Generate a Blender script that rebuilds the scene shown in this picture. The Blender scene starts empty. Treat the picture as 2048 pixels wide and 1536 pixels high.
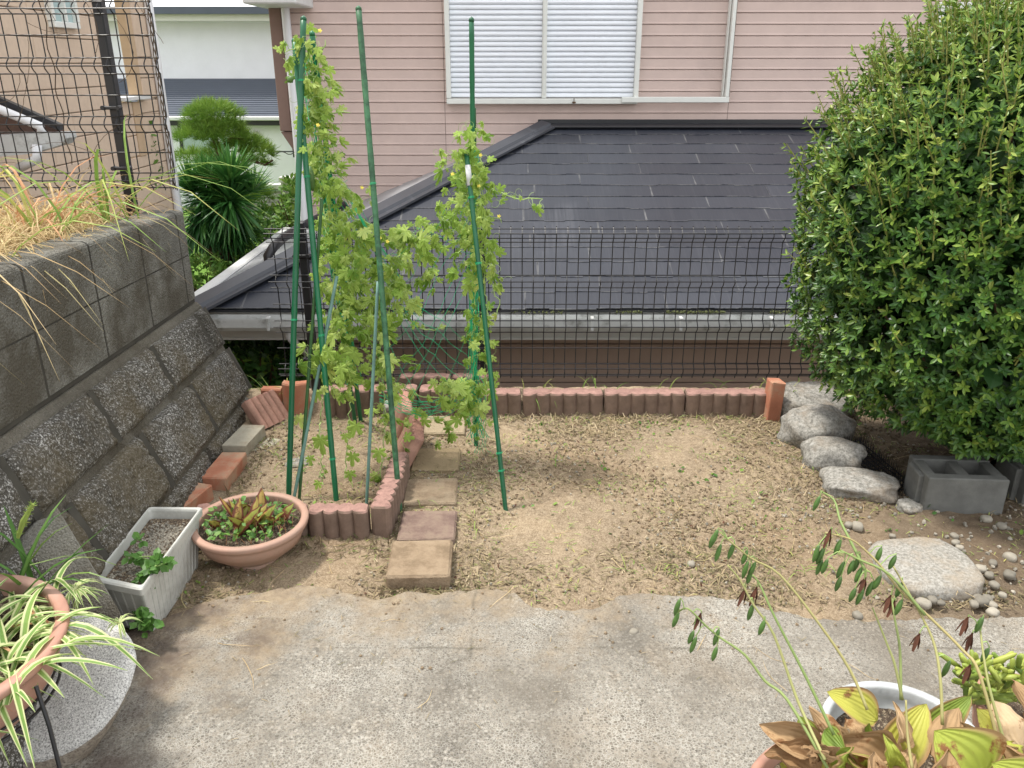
import bpy, math, random
import numpy as np
from mathutils import Vector, Matrix, noise
random.seed(7); rng = np.random.default_rng(7)
R = math.radians
sc = bpy.context.scene
# ---------------------------------------------------------------- camera, sky, sun, exposure
PITCH, FPX, CAMH = R(21.3), 1650.0, 1.5
cam = bpy.data.objects.new('camera', bpy.data.cameras.new('camera'))
sc.collection.objects.link(cam); sc.camera = cam
cam.location = (0, 0, CAMH); cam.rotation_euler = (R(90) - PITCH, 0, 0)
cam.data.sensor_width = 36; cam.data.lens = FPX / 2048 * 36
cam.data.clip_start = 0.05; cam.data.clip_end = 3000
SUN_EL, SUN_AZ = R(68), R(285)          # azimuth clockwise from +Y: high, from the left and slightly beyond the garden
world = bpy.data.worlds.new('World'); sc.world = world; world.use_nodes = True
wn, wl = world.node_tree.nodes, world.node_tree.links
sky = wn.new('ShaderNodeTexSky'); sky.sky_type = 'NISHITA'; sky.sun_disc = False
sky.sun_elevation = SUN_EL; sky.sun_rotation = SUN_AZ; sky.dust_density = 2.5
tc = wn.new('ShaderNodeTexCoord'); cn = wn.new('ShaderNodeTexNoise'); cr = wn.new('ShaderNodeValToRGB'); mx = wn.new('ShaderNodeMix')
mx.data_type = 'RGBA'
cn.inputs['Scale'].default_value = 3.2; cn.inputs['Detail'].default_value = 8
cr.color_ramp.elements[0].position = .36; cr.color_ramp.elements[0].color = (.55, .55, .55, 1)
cr.color_ramp.elements[1].position = .56; cr.color_ramp.elements[1].color = (1, 1, 1, 1)
mx.inputs[7].default_value = (9.8, 9.9, 10.0, 1)
wl.new(tc.outputs['Generated'], cn.inputs['Vector']); wl.new(cn.outputs['Fac'], cr.inputs['Fac'])
wl.new(cr.outputs['Color'], mx.inputs[0]); wl.new(sky.outputs['Color'], mx.inputs[6])
wl.new(mx.outputs[2], wn['Background'].inputs['Color']); wn['Background'].inputs['Strength'].default_value = .125
sun = bpy.data.objects.new('sun', bpy.data.lights.new('sun', 'SUN')); sc.collection.objects.link(sun)
sun.data.energy = 2.9; sun.data.angle = R(7); sun.data.color = (1, .95, .87)
sd = Vector((math.sin(SUN_AZ) * math.cos(SUN_EL), math.cos(SUN_AZ) * math.cos(SUN_EL), math.sin(SUN_EL)))
sun.rotation_euler = sd.to_track_quat('Z', 'Y').to_euler()
sc.view_settings.view_transform = 'Standard'; sc.view_settings.look = 'None'
sc.view_settings.exposure = 0.66; sc.view_settings.gamma = 1

# ---------------------------------------------------------------- helpers
CP, SP = math.cos(PITCH), math.sin(PITCH)
def at(px, py, Y=None, z=None, x=None):
    u, v = (px - 1024) / FPX, (768 - py) / FPX
    d = Vector((u, CP + v * SP, -SP + v * CP))
    t = Y / d.y if Y is not None else ((z - CAMH) / d.z if z is not None else x / d.x)
    return Vector((0, 0, CAMH)) + d * t
def cols(o): sc.collection.objects.link(o); return o
class MB:
    def __init__(s): s.V = []; s.F = []; s.L = []; s.n = 0
    def add(s, V, F, L=None):
        V = np.asarray(V, float).reshape(-1, 3)
        if L is None: L = np.tile((0., .5, random.random()), (len(V), 1))
        s.V.append(V); s.L.append(np.asarray(L, float))
        for f in F: s.F.append([i + s.n for i in f])
        s.n += len(V); return s
    def box(s, c, size, rot=None, bev=0.0, rnd=None):
        hx, hy, hz = [a / 2 for a in size]
        if bev <= 0:
            V = np.array([(x, y, z) for x in (-hx, hx) for y in (-hy, hy) for z in (-hz, hz)])
            F = [(0, 1, 3, 2), (4, 6, 7, 5), (0, 4, 5, 1), (2, 3, 7, 6), (0, 2, 6, 4), (1, 5, 7, 3)]
        else:
            b = min(bev, hx * .9, hy * .9, hz * .9); V = []; idx = {}
            for sx in (-1, 1):
                for sy in (-1, 1):
                    for sz in (-1, 1):
                        for a in range(3):
                            p = [sx * (hx - b), sy * (hy - b), sz * (hz - b)]
                            p[a] = (sx * hx, sy * hy, sz * hz)[a]
                            idx[(sx, sy, sz, a)] = len(V); V.append(p)
            F = []
            q = ((-1, -1), (1, -1), (1, 1), (-1, 1))
            for a in range(3):
                for sg in (-1, 1):
                    f = []
                    for (p0, p1) in q:
                        k = [0, 0, 0]; k[a] = sg; k[(a + 1) % 3] = p0; k[(a + 2) % 3] = p1
                        f.append(idx[(k[0], k[1], k[2], a)])
                    F.append(f if sg > 0 else f[::-1])
            for a in range(3):
                b1, c1 = (a + 1) % 3, (a + 2) % 3
                for s1 in (-1, 1):
                    for s2 in (-1, 1):
                        k0 = [0, 0, 0]; k0[a] = -1; k0[b1] = s1; k0[c1] = s2
                        k1 = list(k0); k1[a] = 1
                        f = [idx[(*k0, b1)], idx[(*k1, b1)], idx[(*k1, c1)], idx[(*k0, c1)]]
                        F.append(f if s1 * s2 < 0 else f[::-1])
            for sx in (-1, 1):
                for sy in (-1, 1):
                    for sz in (-1, 1):
                        f = [idx[(sx, sy, sz, a)] for a in range(3)]
                        F.append(f if sx * sy * sz > 0 else f[::-1])
            V = np.array(V)
        if rot is not None: V = V @ np.array(rot.to_3x3() if isinstance(rot, Matrix) else Matrix.Rotation(rot, 3, 'Z')).T
        V = V + np.array(c)
        r = random.random() if rnd is None else rnd
        return s.add(V, F, np.tile((0., .5, r), (len(V), 1)))
    def tube(s, pts, rad, n=6, cap=True, rnd=None):
        P = [Vector(p) for p in pts]; m = len(P)
        if not hasattr(rad, '__len__'): rad = [rad] * m
        V = []; ref = None
        for i in range(m):
            t = (P[min(i + 1, m - 1)] - P[max(i - 1, 0)])
            t = t.normalized() if t.length > 1e-9 else Vector((0, 0, 1))
            if ref is None: ref = t.orthogonal().normalized()
            a = (ref - t * ref.dot(t))
            a = a.normalized() if a.length > 1e-6 else t.orthogonal().normalized()
            ref = a; b = t.cross(a)
            for k in range(n):
                an = 2 * math.pi * k / n
                V.append(P[i] + (a * math.cos(an) + b * math.sin(an)) * rad[i])
        F = [[i * n + k, i * n + (k + 1) % n, (i + 1) * n + (k + 1) % n, (i + 1) * n + k] for i in range(m - 1) for k in range(n)]
        if cap: F.append(list(range(n))[::-1]); F.append([(m - 1) * n + k for k in range(n)])
        r = random.random() if rnd is None else rnd
        L = [(k / n, i / max(1, m - 1), r) for i in range(m) for k in range(n)]
        return s.add([tuple(v) for v in V], F, L)
    def ribbon(s, pts, wid, nrm=None, rnd=None, fold=.25):
        P = [Vector(p) for p in pts]; m = len(P); V = []; L = []
        r = random.random() if rnd is None else rnd
        if nrm is None:
            d0 = P[-1] - P[0]; nrm = d0.cross(Vector((0, 0, 1)))
            nrm = nrm.normalized() if nrm.length > 1e-6 else Vector((1, 0, 0))
        side = Vector(nrm)
        for i in range(m):
            t = (P[min(i + 1, m - 1)] - P[max(i - 1, 0)]).normalized()
            sd_ = (side - t * side.dot(t)).normalized(); up = sd_.cross(t)
            w = wid[i] if hasattr(wid, '__len__') else wid * (math.sin(math.pi * min(1, (i / (m - 1)) * .75 + .25)) ** .7 + .04)
            for q in (-1, 0, 1):
                V.append(tuple(P[i] + sd_ * w * .5 * q - up * (w * fold * (1 - abs(q)))))
                L.append((q, i / (m - 1), r))
        F = []
        for i in range(m - 1):
            for q in (0, 1):
                a = i * 3 + q; F.append((a, a + 1, a + 4, a + 3))
        return s.add(V, F, L)
    def lathe(s, prof, n=32, c=(0, 0, 0), sx=1, sy=1, rot=0, tilt=None):
        V = []; m = len(prof)
        for (r_, z_) in prof:
            for k in range(n):
                a = 2 * math.pi * k / n; x, y = r_ * math.cos(a) * sx, r_ * math.sin(a) * sy
                V.append((x * math.cos(rot) - y * math.sin(rot), x * math.sin(rot) + y * math.cos(rot), z_))
        V = np.array(V)
        if tilt is not None: V = V @ np.array(tilt.to_3x3()).T
        V = V + np.array(c)
        F = [(i * n + k, i * n + (k + 1) % n, (i + 1) * n + (k + 1) % n, (i + 1) * n + k) for i in range(m - 1) for k in range(n)]
        return s.add(V, F, [(k / n, i / (m - 1), .5) for i in range(m) for k in range(n)])
    def scatter(s, T, locs, Rm, S, rnd):
        tv, tf, tl = T; N = len(locs); n = len(tv)
        V = np.einsum('nij,kj->nki', Rm, tv) * np.asarray(S).reshape(N, 1, -1) + np.asarray(locs)[:, None, :]
        L = np.zeros((N, n, 3)); L[:, :, :2] = tl[None]; L[:, :, 2] = np.asarray(rnd)[:, None]
        base = s.n
        for f in tf:
            A = np.arange(N)[:, None] * n + base + np.array(f)[None]
            s.F.extend(A.tolist())
        s.V.append(V.reshape(-1, 3)); s.L.append(L.reshape(-1, 3)); s.n += N * n
        return s
    def prism(s, poly, off, rnd=None):
        P = [Vector(p) for p in poly]; o = Vector(off); n = len(P)
        V = [tuple(p) for p in P] + [tuple(p + o) for p in P]
        F = [list(range(n))[::-1], [n + i for i in range(n)]] + [[i, (i + 1) % n, n + (i + 1) % n, n + i] for i in range(n)]
        r = random.random() if rnd is None else rnd
        return s.add(V, F, np.tile((0., .5, r), (2 * n, 1)))
def wloc(o):
    v = Vector((0, 0, 0))
    while o: v += o.location; o = o.parent
    return v
def tag(o, label=None, cat=None, group=None, kind=None):
    if label: o['label'] = label
    if cat: o['category'] = cat
    if group: o['group'] = group
    if kind: o['kind'] = kind
    return o
def obj(name, mb, m, parent=None, smooth=False, **k):
    V = np.concatenate(mb.V); L = np.concatenate(mb.L)
    if parent: o0 = np.array(wloc(parent)); loc = (0, 0, 0)
    else:
        lo, hi = V.min(0), V.max(0); loc = ((lo[0] + hi[0]) / 2, (lo[1] + hi[1]) / 2, lo[2]); o0 = np.array(loc)
    me = bpy.data.meshes.new(name); me.from_pydata((V - o0).tolist(), [], mb.F)
    a = me.attributes.new('lf', 'FLOAT_VECTOR', 'POINT'); a.data.foreach_set('vector', L.astype(np.float32).ravel())
    if smooth: me.polygons.foreach_set('use_smooth', [True] * len(me.polygons))
    me.materials.append(m); me.update()
    o = cols(bpy.data.objects.new(name, me)); o.location = loc
    if parent: o.parent = parent
    return tag(o, **k)
def empty(name, loc, label, cat, group=None):
    o = cols(bpy.data.objects.new(name, None)); o.location = loc; o.empty_display_size = .1
    return tag(o, label, cat, group)
def frames(g, n):
    g = g / np.linalg.norm(g, axis=1, keepdims=True)
    x = np.cross(g, n); x /= np.linalg.norm(x, axis=1, keepdims=True) + 1e-9
    z = np.cross(x, g); return np.stack([x, g, z], axis=2)
def unit(N):
    v = rng.normal(size=(N, 3)); return v / np.linalg.norm(v, axis=1, keepdims=True)
# ---------------------------------------------------------------- materials
def ramp(nt, fac, stops, interp='LINEAR'):
    r = nt.nodes.new('ShaderNodeValToRGB'); r.color_ramp.interpolation = interp
    e = r.color_ramp.elements
    while len(e) < len(stops): e.new(.5)
    for k, (p, c) in enumerate(stops):
        e[k].position = p; e[k].color = (c if hasattr(c, '__len__') else (c, c, c)) + ((1,) if (not hasattr(c, '__len__') or len(c) == 3) else ())
    nt.links.new(fac, r.inputs['Fac']); return r.outputs['Color']
def noisen(nt, vec, scale, detail=6, rough=.6, dist=0):
    n = nt.nodes.new('ShaderNodeTexNoise'); n.inputs['Scale'].default_value = scale; n.inputs['Detail'].default_value = detail
    n.inputs['Roughness'].default_value = rough; n.inputs['Distortion'].default_value = dist
    nt.links.new(vec, n.inputs['Vector']); return n.outputs['Fac']
def voron(nt, vec, scale, feature='F1', out='Distance'):
    n = nt.nodes.new('ShaderNodeTexVoronoi'); n.feature = feature; n.inputs['Scale'].default_value = scale
    nt.links.new(vec, n.inputs['Vector']); return n.outputs[out]
def mix(nt, f, a, b, mode='MIX'):
    m = nt.nodes.new('ShaderNodeMix'); m.data_type = 'RGBA'; m.blend_type = mode
    for i, s in ((0, f), (6, a), (7, b)):
        if hasattr(s, 'links') or isinstance(s, bpy.types.NodeSocket): nt.links.new(s, m.inputs[i])
        elif i == 0: m.inputs[0].default_value = s
        else: m.inputs[i].default_value = tuple(s)[:3] + (1,)
    return m.outputs[2]
def math_(nt, op, a, b=0.0, clamp=False):
    m = nt.nodes.new('ShaderNodeMath'); m.operation = op; m.use_clamp = clamp
    for i, s in ((0, a), (1, b)):
        if isinstance(s, bpy.types.NodeSocket): nt.links.new(s, m.inputs[i])
        else: m.inputs[i].default_value = s
    return m.outputs[0]
def newmat(name, rough=.8, spec=.3):
    m = bpy.data.materials.new(name); m.use_nodes = True; nt = m.node_tree; b = nt.nodes['Principled BSDF']
    b.inputs['Roughness'].default_value = rough; b.inputs['Specular IOR Level'].default_value = spec
    t = nt.nodes.new('ShaderNodeTexCoord'); return m, nt, b, t.outputs['Object']
def bump(nt, b, h, strength=.4, dist=.01):
    n = nt.nodes.new('ShaderNodeBump'); n.inputs['Strength'].default_value = strength; n.inputs['Distance'].default_value = dist
    nt.links.new(h, n.inputs['Height']); nt.links.new(n.outputs[0], b.inputs['Normal'])
def attr(nt):
    a = nt.nodes.new('ShaderNodeAttribute'); a.attribute_name = 'lf'
    s = nt.nodes.new('ShaderNodeSeparateXYZ'); nt.links.new(a.outputs['Vector'], s.inputs[0]); return s.outputs
def plain(name, c, rough=.6, var=.15, scale=12, spec=.35, bmp=.15, bscale=60, dirt=None, dscale=4, drange=(.5, .7), rnd=0.0, bd=.004, dark=None):
    m, nt, b, o = newmat(name, rough, spec)
    c = tuple(c); lo = tuple(x * (1 - var) for x in c); hi = tuple(min(1, x * (1 + var)) for x in c)
    col = ramp(nt, noisen(nt, o, scale), [(.3, lo), (.7, hi)])
    if dark is not None:
        sc2, cc, p0, p1 = dark
        col = mix(nt, ramp(nt, noisen(nt, o, sc2, 8, .7), [(p0, 0.), (p1, 1.)]), col, cc)
    if dirt is not None:
        col = mix(nt, ramp(nt, noisen(nt, o, dscale, 8, .7), [(drange[0], 0.), (drange[1], .9)]), col, dirt)
    if rnd:
        f = attr(nt)[2]; mul = math_(nt, 'ADD', math_(nt, 'MULTIPLY', f, 2 * rnd), 1 - rnd)
        cc = nt.nodes.new('ShaderNodeCombineXYZ')
        for i in range(3): nt.links.new(mul, cc.inputs[i])
        col = mix(nt, 1.0, col, cc.outputs[0], 'MULTIPLY')
    nt.links.new(col, b.inputs['Base Color'])
    if bmp: bump(nt, b, noisen(nt, o, bscale, 8, .7), bmp, bd)
    return m
def leafmat(name, stops, rough=.45, spec=.4, trans=.3, rib=None, spots=None, edge=None, vein=0, nscale=25):
    m, nt, b, o = newmat(name, rough, spec); L = attr(nt)
    f = math_(nt, 'ADD', math_(nt, 'MULTIPLY', L[2], .8), math_(nt, 'MULTIPLY', noisen(nt, o, nscale, 3), .2))
    col = ramp(nt, f, stops); ax = math_(nt, 'ABSOLUTE', L[0])
    if edge is not None: col = mix(nt, ramp(nt, ax, [(edge[1], 0.), (edge[2], 1.)]), col, edge[0])
    if rib is not None: col = mix(nt, ramp(nt, ax, [(0., .8), (.14, 0.)]), col, rib)
    if spots is not None: col = mix(nt, ramp(nt, noisen(nt, o, spots[1], 6, .65), [(spots[2], 0.), (spots[2] + .05, 1.)]), col, spots[0])
    nt.links.new(col, b.inputs['Base Color'])
    if vein:
        w = math_(nt, 'SINE', math_(nt, 'MULTIPLY', L[0], vein)); bump(nt, b, w, .3, .003)
    if trans:
        tr = nt.nodes.new('ShaderNodeBsdfTranslucent'); nt.links.new(col, tr.inputs['Color'])
        ms = nt.nodes.new('ShaderNodeMixShader'); ms.inputs[0].default_value = trans
        nt.links.new(b.outputs[0], ms.inputs[1]); nt.links.new(tr.outputs[0], ms.inputs[2])
        nt.links.new(ms.outputs[0], nt.nodes['Material Output'].inputs['Surface'])
    return m

# aggregate concrete (slab)
def slab_mat():
    m, nt, b, o = newmat('worn_slab_concrete', .9, .2)
    base = ramp(nt, noisen(nt, o, 2.5, 8, .65), [(.34, (.11, .098, .082)), (.5, (.225, .207, .175)), (.66, (.33, .312, .275))])
    peb = voron(nt, o, 95); pcol = ramp(nt, voron(nt, o, 95, out='Color'), [(.2, (.12, .11, .095)), (.5, (.27, .24, .195)), (.8, (.46, .43, .375))])
    wear = ramp(nt, noisen(nt, o, 3.3, 6, .6), [(.44, .2), (.62, .9)])
    pm = math_(nt, 'MULTIPLY', ramp(nt, peb, [(.35, 1.), (.6, 0.)]), wear)
    col = mix(nt, pm, base, pcol)
    white = math_(nt, 'MULTIPLY', ramp(nt, noisen(nt, o, 160, 4, .8), [(.55, 0.), (.68, .7)]), ramp(nt, noisen(nt, o, 3.8, 5, .6), [(.4, .3), (.62, 1.)]))
    blot = ramp(nt, noisen(nt, o, 1.6, 7, .7), [(.4, .55), (.54, 0.)]); col = mix(nt, blot, col, (.17, .145, .115)); tan = ramp(nt, noisen(nt, o, 2.1, 6, .65, .4), [(.52, 0.), (.66, .4)]); col = mix(nt, tan, col, (.38, .29, .19))
    col = mix(nt, white, col, (.54, .51, .45)); dk = ramp(nt, noisen(nt, o, 110, 5, .8), [(.33, .8), (.45, 0.)])
    col = mix(nt, dk, col, (.11, .1, .085))
    vd = voron(nt, o, 135, 'DISTANCE_TO_EDGE'); vc = voron(nt, o, 135, out='Color')
    pb = ramp(nt, vc, [(.25, (.13, .115, .095)), (.5, (.24, .21, .17)), (.75, (.36, .32, .265))])
    pmask = math_(nt, 'MULTIPLY', ramp(nt, vd, [(.10, 0.), (.2, 1.)]), ramp(nt, noisen(nt, o, 5, 6, .7), [(.4, .15), (.6, .8)]))
    col = mix(nt, pmask, col, pb)
    mm = math_(nt, 'MULTIPLY', ramp(nt, vd, [(.04, 1.), (.14, 0.)]), ramp(nt, noisen(nt, o, 3.4, 6, .7), [(.42, .05), (.6, .75)])); col = mix(nt, mm, col, (.46, .44, .39))
    fs = ramp(nt, noisen(nt, o, 330, 3, .8), [(.36, .6), (.47, 0.)]); col = mix(nt, fs, col, (.09, .08, .065))
    # soil drifted over the far and left rim, dark damp stains
    sx = nt.nodes.new('ShaderNodeSeparateXYZ'); g = nt.nodes.new('ShaderNodeNewGeometry'); nt.links.new(g.outputs['Position'], sx.inputs[0])
    ny = math_(nt, 'ADD', math_(nt, 'MULTIPLY', noisen(nt, o, 4.5, 8, .7), .9), math_(nt, 'MULTIPLY', sx.outputs[1], .5))
    ny = math_(nt, 'SUBTRACT', ny, math_(nt, 'MULTIPLY', sx.outputs[0], .12))
    soil = ramp(nt, noisen(nt, o, 30, 6), [(.3, (.21, .155, .10)), (.7, (.36, .28, .185))])
    ny = math_(nt, 'MULTIPLY', ny, .6)
    col = mix(nt, ramp(nt, ny, [(.82, 0.), (.96, .85)]), col, soil)
    st = math_(nt, 'ADD', noisen(nt, o, 2.2, 5, .7), math_(nt, 'MULTIPLY', sx.outputs[0], -.16))
    col = mix(nt, ramp(nt, st, [(.62, 0.), (.74, .72)]), col, (.10, .072, .06))
    # filled joints
    for ax, p in ((0, -.11), (1, 1.83)):
        d = math_(nt, 'ABSOLUTE', math_(nt, 'SUBTRACT', math_(nt, 'ADD', sx.outputs[ax], math_(nt, 'MULTIPLY', noisen(nt, o, 9, 4), .03)), p + .015))
        col = mix(nt, math_(nt, 'MULTIPLY', ramp(nt, d, [(.002, 1.), (.006, 0.)]), ramp(nt, noisen(nt, o, 7, 3), [(.45, 0.), (.6, .55)])), col, (.1, .09, .07))
    nt.links.new(col, b.inputs['Base Color'])
    h = math_(nt, 'ADD', math_(nt, 'MULTIPLY', peb, -1.0), math_(nt, 'MULTIPLY', noisen(nt, o, 70, 6, .8), 1.5)); bump(nt, b, h, .7, .006)
    return m
def soil_mat():
    m, nt, b, o = newmat('dry_soil', .95, .1)
    c = ramp(nt, noisen(nt, o, 3.0, 9, .7), [(.34, (.145, .105, .07)), (.5, (.25, .188, .122)), (.66, (.45, .34, .212))])
    c2 = ramp(nt, noisen(nt, o, 55, 8, .75), [(.36, (.10, .07, .045)), (.5, (.27, .21, .145)), (.66, (.52, .43, .31))])
    c = mix(nt, .5, c, c2); c3 = ramp(nt, noisen(nt, o, 190, 4, .8), [(.38, (.09, .065, .04)), (.5, (.30, .23, .155)), (.62, (.58, .47, .33))]); c = mix(nt, .35, c, c3)
    dp = ramp(nt, noisen(nt, o, 1.7, 4, .5), [(.5, 0.), (.68, .35)]); c = mix(nt, dp, c, (.17, .10, .055))
    sp = ramp(nt, voron(nt, o, 130), [(.10, 1.), (.2, 0.)]); c = mix(nt, math_(nt, 'MULTIPLY', sp, .6), c, (.62, .53, .4))
    # soft shade of the clipped shrub, painted into the soil colour around it
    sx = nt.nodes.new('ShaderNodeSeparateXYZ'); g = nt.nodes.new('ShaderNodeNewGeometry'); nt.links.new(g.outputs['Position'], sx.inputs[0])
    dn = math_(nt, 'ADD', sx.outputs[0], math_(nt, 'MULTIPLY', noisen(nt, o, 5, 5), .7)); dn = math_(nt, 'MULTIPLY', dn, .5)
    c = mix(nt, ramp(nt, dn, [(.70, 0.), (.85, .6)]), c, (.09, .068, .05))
    nt.links.new(c, b.inputs['Base Color']); bump(nt, b, noisen(nt, o, 75, 9, .8), .8, .008); return m
def pebbly(name, base, light, lightf=(.58, .68), sc_=60, moss=None, dark=(.06, .055, .045)):
    m, nt, b, o = newmat(name, .9, .2)
    c = ramp(nt, noisen(nt, o, 3, 8, .7), [(.3, tuple(x * .6 for x in base)), (.7, tuple(x * 1.35 for x in base))])
    c = mix(nt, ramp(nt, noisen(nt, o, sc_ * 1.6, 5, .75), [(.38, .85), (.5, 0.)]), c, dark)
    lt = voron(nt, o, sc_); lc = voron(nt, o, sc_, out='Color')
    sel = ramp(nt, lc, [(.45, 0.), (.55, 1.)], 'CONSTANT')
    lm = math_(nt, 'MULTIPLY', ramp(nt, lt, [(lightf[0] * .5, 1.), (lightf[1] * .5, 0.)]), sel)
    lm = math_(nt, 'MULTIPLY', lm, ramp(nt, noisen(nt, o, 4, 4), [(.35, .35), (.6, 1.)]))
    fl = ramp(nt, noisen(nt, o, sc_ * 1.25, 3, .9, .6), [(.54, 0.), (.60, .8)])
    c = mix(nt, math_(nt, 'MULTIPLY', fl, ramp(nt, noisen(nt, o, 3.1, 4), [(.35, .3 if lightf[0] > .4 else .05), (.6, 1. if lightf[0] > .4 else .35)])), c, light)
    c = mix(nt, math_(nt, 'MULTIPLY', lm, .6), c, light)
    if moss: c = mix(nt, ramp(nt, noisen(nt, o, 2.3, 7, .7), [(.48, 0.), (.62, .75)]), c, moss)
    nt.links.new(c, b.inputs['Base Color']); bump(nt, b, math_(nt, 'SUBTRACT', noisen(nt, o, sc_ * 1.3, 6, .8), lt), .8, .008); return m
M = {}
M['slab'] = slab_mat(); M['soil'] = soil_mat()
M['kenchi'] = pebbly('pebble_faced_concrete', (.10, .092, .078), (.72, .70, .66), (.50, .72), 100, (.13, .105, .065))
M['block'] = pebbly('weathered_block', (.205, .20, .178), (.5, .48, .42), (.3, .4), 120, (.075, .062, .042), (.10, .092, .075))
M['mortar'] = plain('grey_mortar', (.23, .21, .17), .95, .3, 9, .1, .4, 90)
M['jointdark'] = plain('dirty_joint', (.055, .05, .04), .95, .3, 9)
M['mortarlight'] = plain('pale_bed_mortar', (.30, .28, .23), .95, .35, 12, .1, .5, 90)
M['vpiece'] = pebbly('pale_rough_concrete', (.36, .345, .30), (.62, .60, .55), (.4, .55), 150, (.22, .19, .14), (.17, .16, .14))
M['ledge'] = pebbly('dirty_smooth_concrete', (.165, .15, .12), (.4, .38, .34), (.25, .35), 130, (.08, .065, .045), (.09, .08, .065))
M['cblock'] = plain('grey_block', (.14, .14, .13), .95, .2, 14, .1, .5, 150)
def granite(name, a, b_, c_, stain=None, s=260):
    m, nt, b, o = newmat(name, .85, .25)
    n = noisen(nt, o, s, 4, .8); c = ramp(nt, n, [(.36, a), (.48, b_), (.62, c_)])
    if stain: c = mix(nt, ramp(nt, noisen(nt, o, 6, 8, .7), [(.47, 0.), (.66, .7)]), c, stain)
    nt.links.new(c, b.inputs['Base Color']); bump(nt, b, n, .5, .004); return m
M['granite'] = granite('speckled_granite', (.13, .13, .125), (.46, .45, .43), (.74, .73, .7))
M['granite_side'] = granite('rough_granite_side', (.1, .09, .08), (.28, .25, .21), (.42, .38, .32), (.22, .17, .12), 120)
M['rock'] = granite('grey_field_stone', (.13, .125, .11), (.24, .23, .205), (.36, .345, .315), (.22, .165, .11), 70)
M['rockpale'] = granite('tan_grey_stepping_stone', (.17, .16, .14), (.27, .255, .225), (.38, .365, .33), (.30, .235, .16), 100)
M['pebble'] = plain('river_pebble', (.27, .245, .20), .7, .3, 20, .3, .2, 90, rnd=.35)
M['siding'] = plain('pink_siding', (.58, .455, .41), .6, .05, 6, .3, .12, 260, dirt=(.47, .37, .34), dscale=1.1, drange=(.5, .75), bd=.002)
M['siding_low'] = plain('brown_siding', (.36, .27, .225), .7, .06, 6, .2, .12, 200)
M['trim'] = plain('brown_corner_trim', (.235, .155, .13), .6, .06)
M['white'] = plain('aged_white_trim', (.62, .63, .62), .5, .06, 9, .4, .05, 40, dirt=(.34, .33, .3), dscale=7, drange=(.6, .85))
M['shutter'] = plain('shutter_slat', (.80, .83, .88), .4, .03, 7, .45, 0)
M['slatgap'] = plain('shutter_shadow_gap', (.42, .44, .47), .5, .03)
M['sashwhite'] = plain('window_frame_ivory', (.70, .71, .67), .45, .04, 9, .4, 0)
M['metalblack'] = plain('black_roof_metal', (.020, .021, .025), .38, .1, 9, .5, .05)
M['capgrey'] = plain('sun_bleached_roof_metal', (.13, .135, .15), .35, .15, 3, .5, .05, dirt=(.33, .34, .36), dscale=2.5, drange=(.45, .7))
M['sideslate'] = plain('sunlit_side_slates', (.28, .29, .305), .35, .15, 3, .5, .1, 40, dirt=(.20, .21, .23), dscale=2.5, drange=(.5, .7))  # paler than the front slates: sunlit sheen put into the base colour
M['hipcap'] = plain('grey_hip_metal', (.040, .043, .053), .4, .15, 3, .5, .05, dirt=(.17, .18, .20), dscale=2.2, drange=(.58, .8))
M['fence'] = plain('black_fence_coating', (.010, .010, .012), .4, .1, 9, .5, 0)
M['gutter'] = plain('weathered_gutter', (.50, .51, .50), .5, .08, 8, .4, .1, 30, dirt=(.15, .15, .13), dscale=11, drange=(.52, .75))
M['fascia'] = plain('grey_fascia', (.58, .575, .55), .7, .05, 4, .3, .05)
M['dark'] = plain('dark_void', (.02, .018, .016), .9, .1)
M['terracotta'] = plain('terracotta_plastic', (.42, .225, .165), .55, .05, 5, .35, .06, 60, dirt=(.5, .36, .29), dscale=3, drange=(.45, .8))
M['terra2'] = plain('faded_terracotta', (.40, .245, .185), .6, .08, 6, .3, .1, 60, dirt=(.30, .22, .17), dscale=5, drange=(.45, .7))
M['planter'] = plain('weathered_white_plastic', (.52, .52, .48), .5, .06, 8, .4, .08, 50, dirt=(.30, .29, .26), dscale=9, drange=(.5, .75))
M['greypot'] = plain('pale_grey_plastic', (.50, .52, .53), .5, .08, 7, .4, .1, 50, dirt=(.32, .33, .33), dscale=8, drange=(.45, .7))
M['mix'] = pebbly('potting_mix', (.10, .07, .05), (.58, .48, .33), (.5, .75), 110)
M['orange'] = plain('orange_brick', (.43, .18, .11), .85, .18, 10, .15, .4, 90, dirt=(.40, .28, .19), dscale=9, drange=(.46, .62))
M['greybrick'] = plain('pale_stone_brick', (.36, .33, .26), .9, .2, 9, .15, .4, 90, dirt=(.26, .2, .14), dscale=8, drange=(.5, .7))
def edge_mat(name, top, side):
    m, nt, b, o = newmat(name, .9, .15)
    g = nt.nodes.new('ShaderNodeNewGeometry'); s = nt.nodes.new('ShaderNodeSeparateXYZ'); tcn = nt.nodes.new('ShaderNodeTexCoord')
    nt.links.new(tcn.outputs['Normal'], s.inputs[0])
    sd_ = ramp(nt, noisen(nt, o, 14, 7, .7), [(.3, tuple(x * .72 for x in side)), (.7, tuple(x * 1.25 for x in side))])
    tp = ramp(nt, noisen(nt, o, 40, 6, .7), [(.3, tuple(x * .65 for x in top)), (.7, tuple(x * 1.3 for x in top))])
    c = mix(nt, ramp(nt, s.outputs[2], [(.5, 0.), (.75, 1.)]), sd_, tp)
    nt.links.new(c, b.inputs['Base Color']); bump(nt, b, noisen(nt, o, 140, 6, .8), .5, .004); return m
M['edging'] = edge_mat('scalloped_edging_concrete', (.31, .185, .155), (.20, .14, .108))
M['ribbed'] = edge_mat('pink_ribbed_edging', (.42, .22, .17), (.40, .235, .18))
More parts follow.
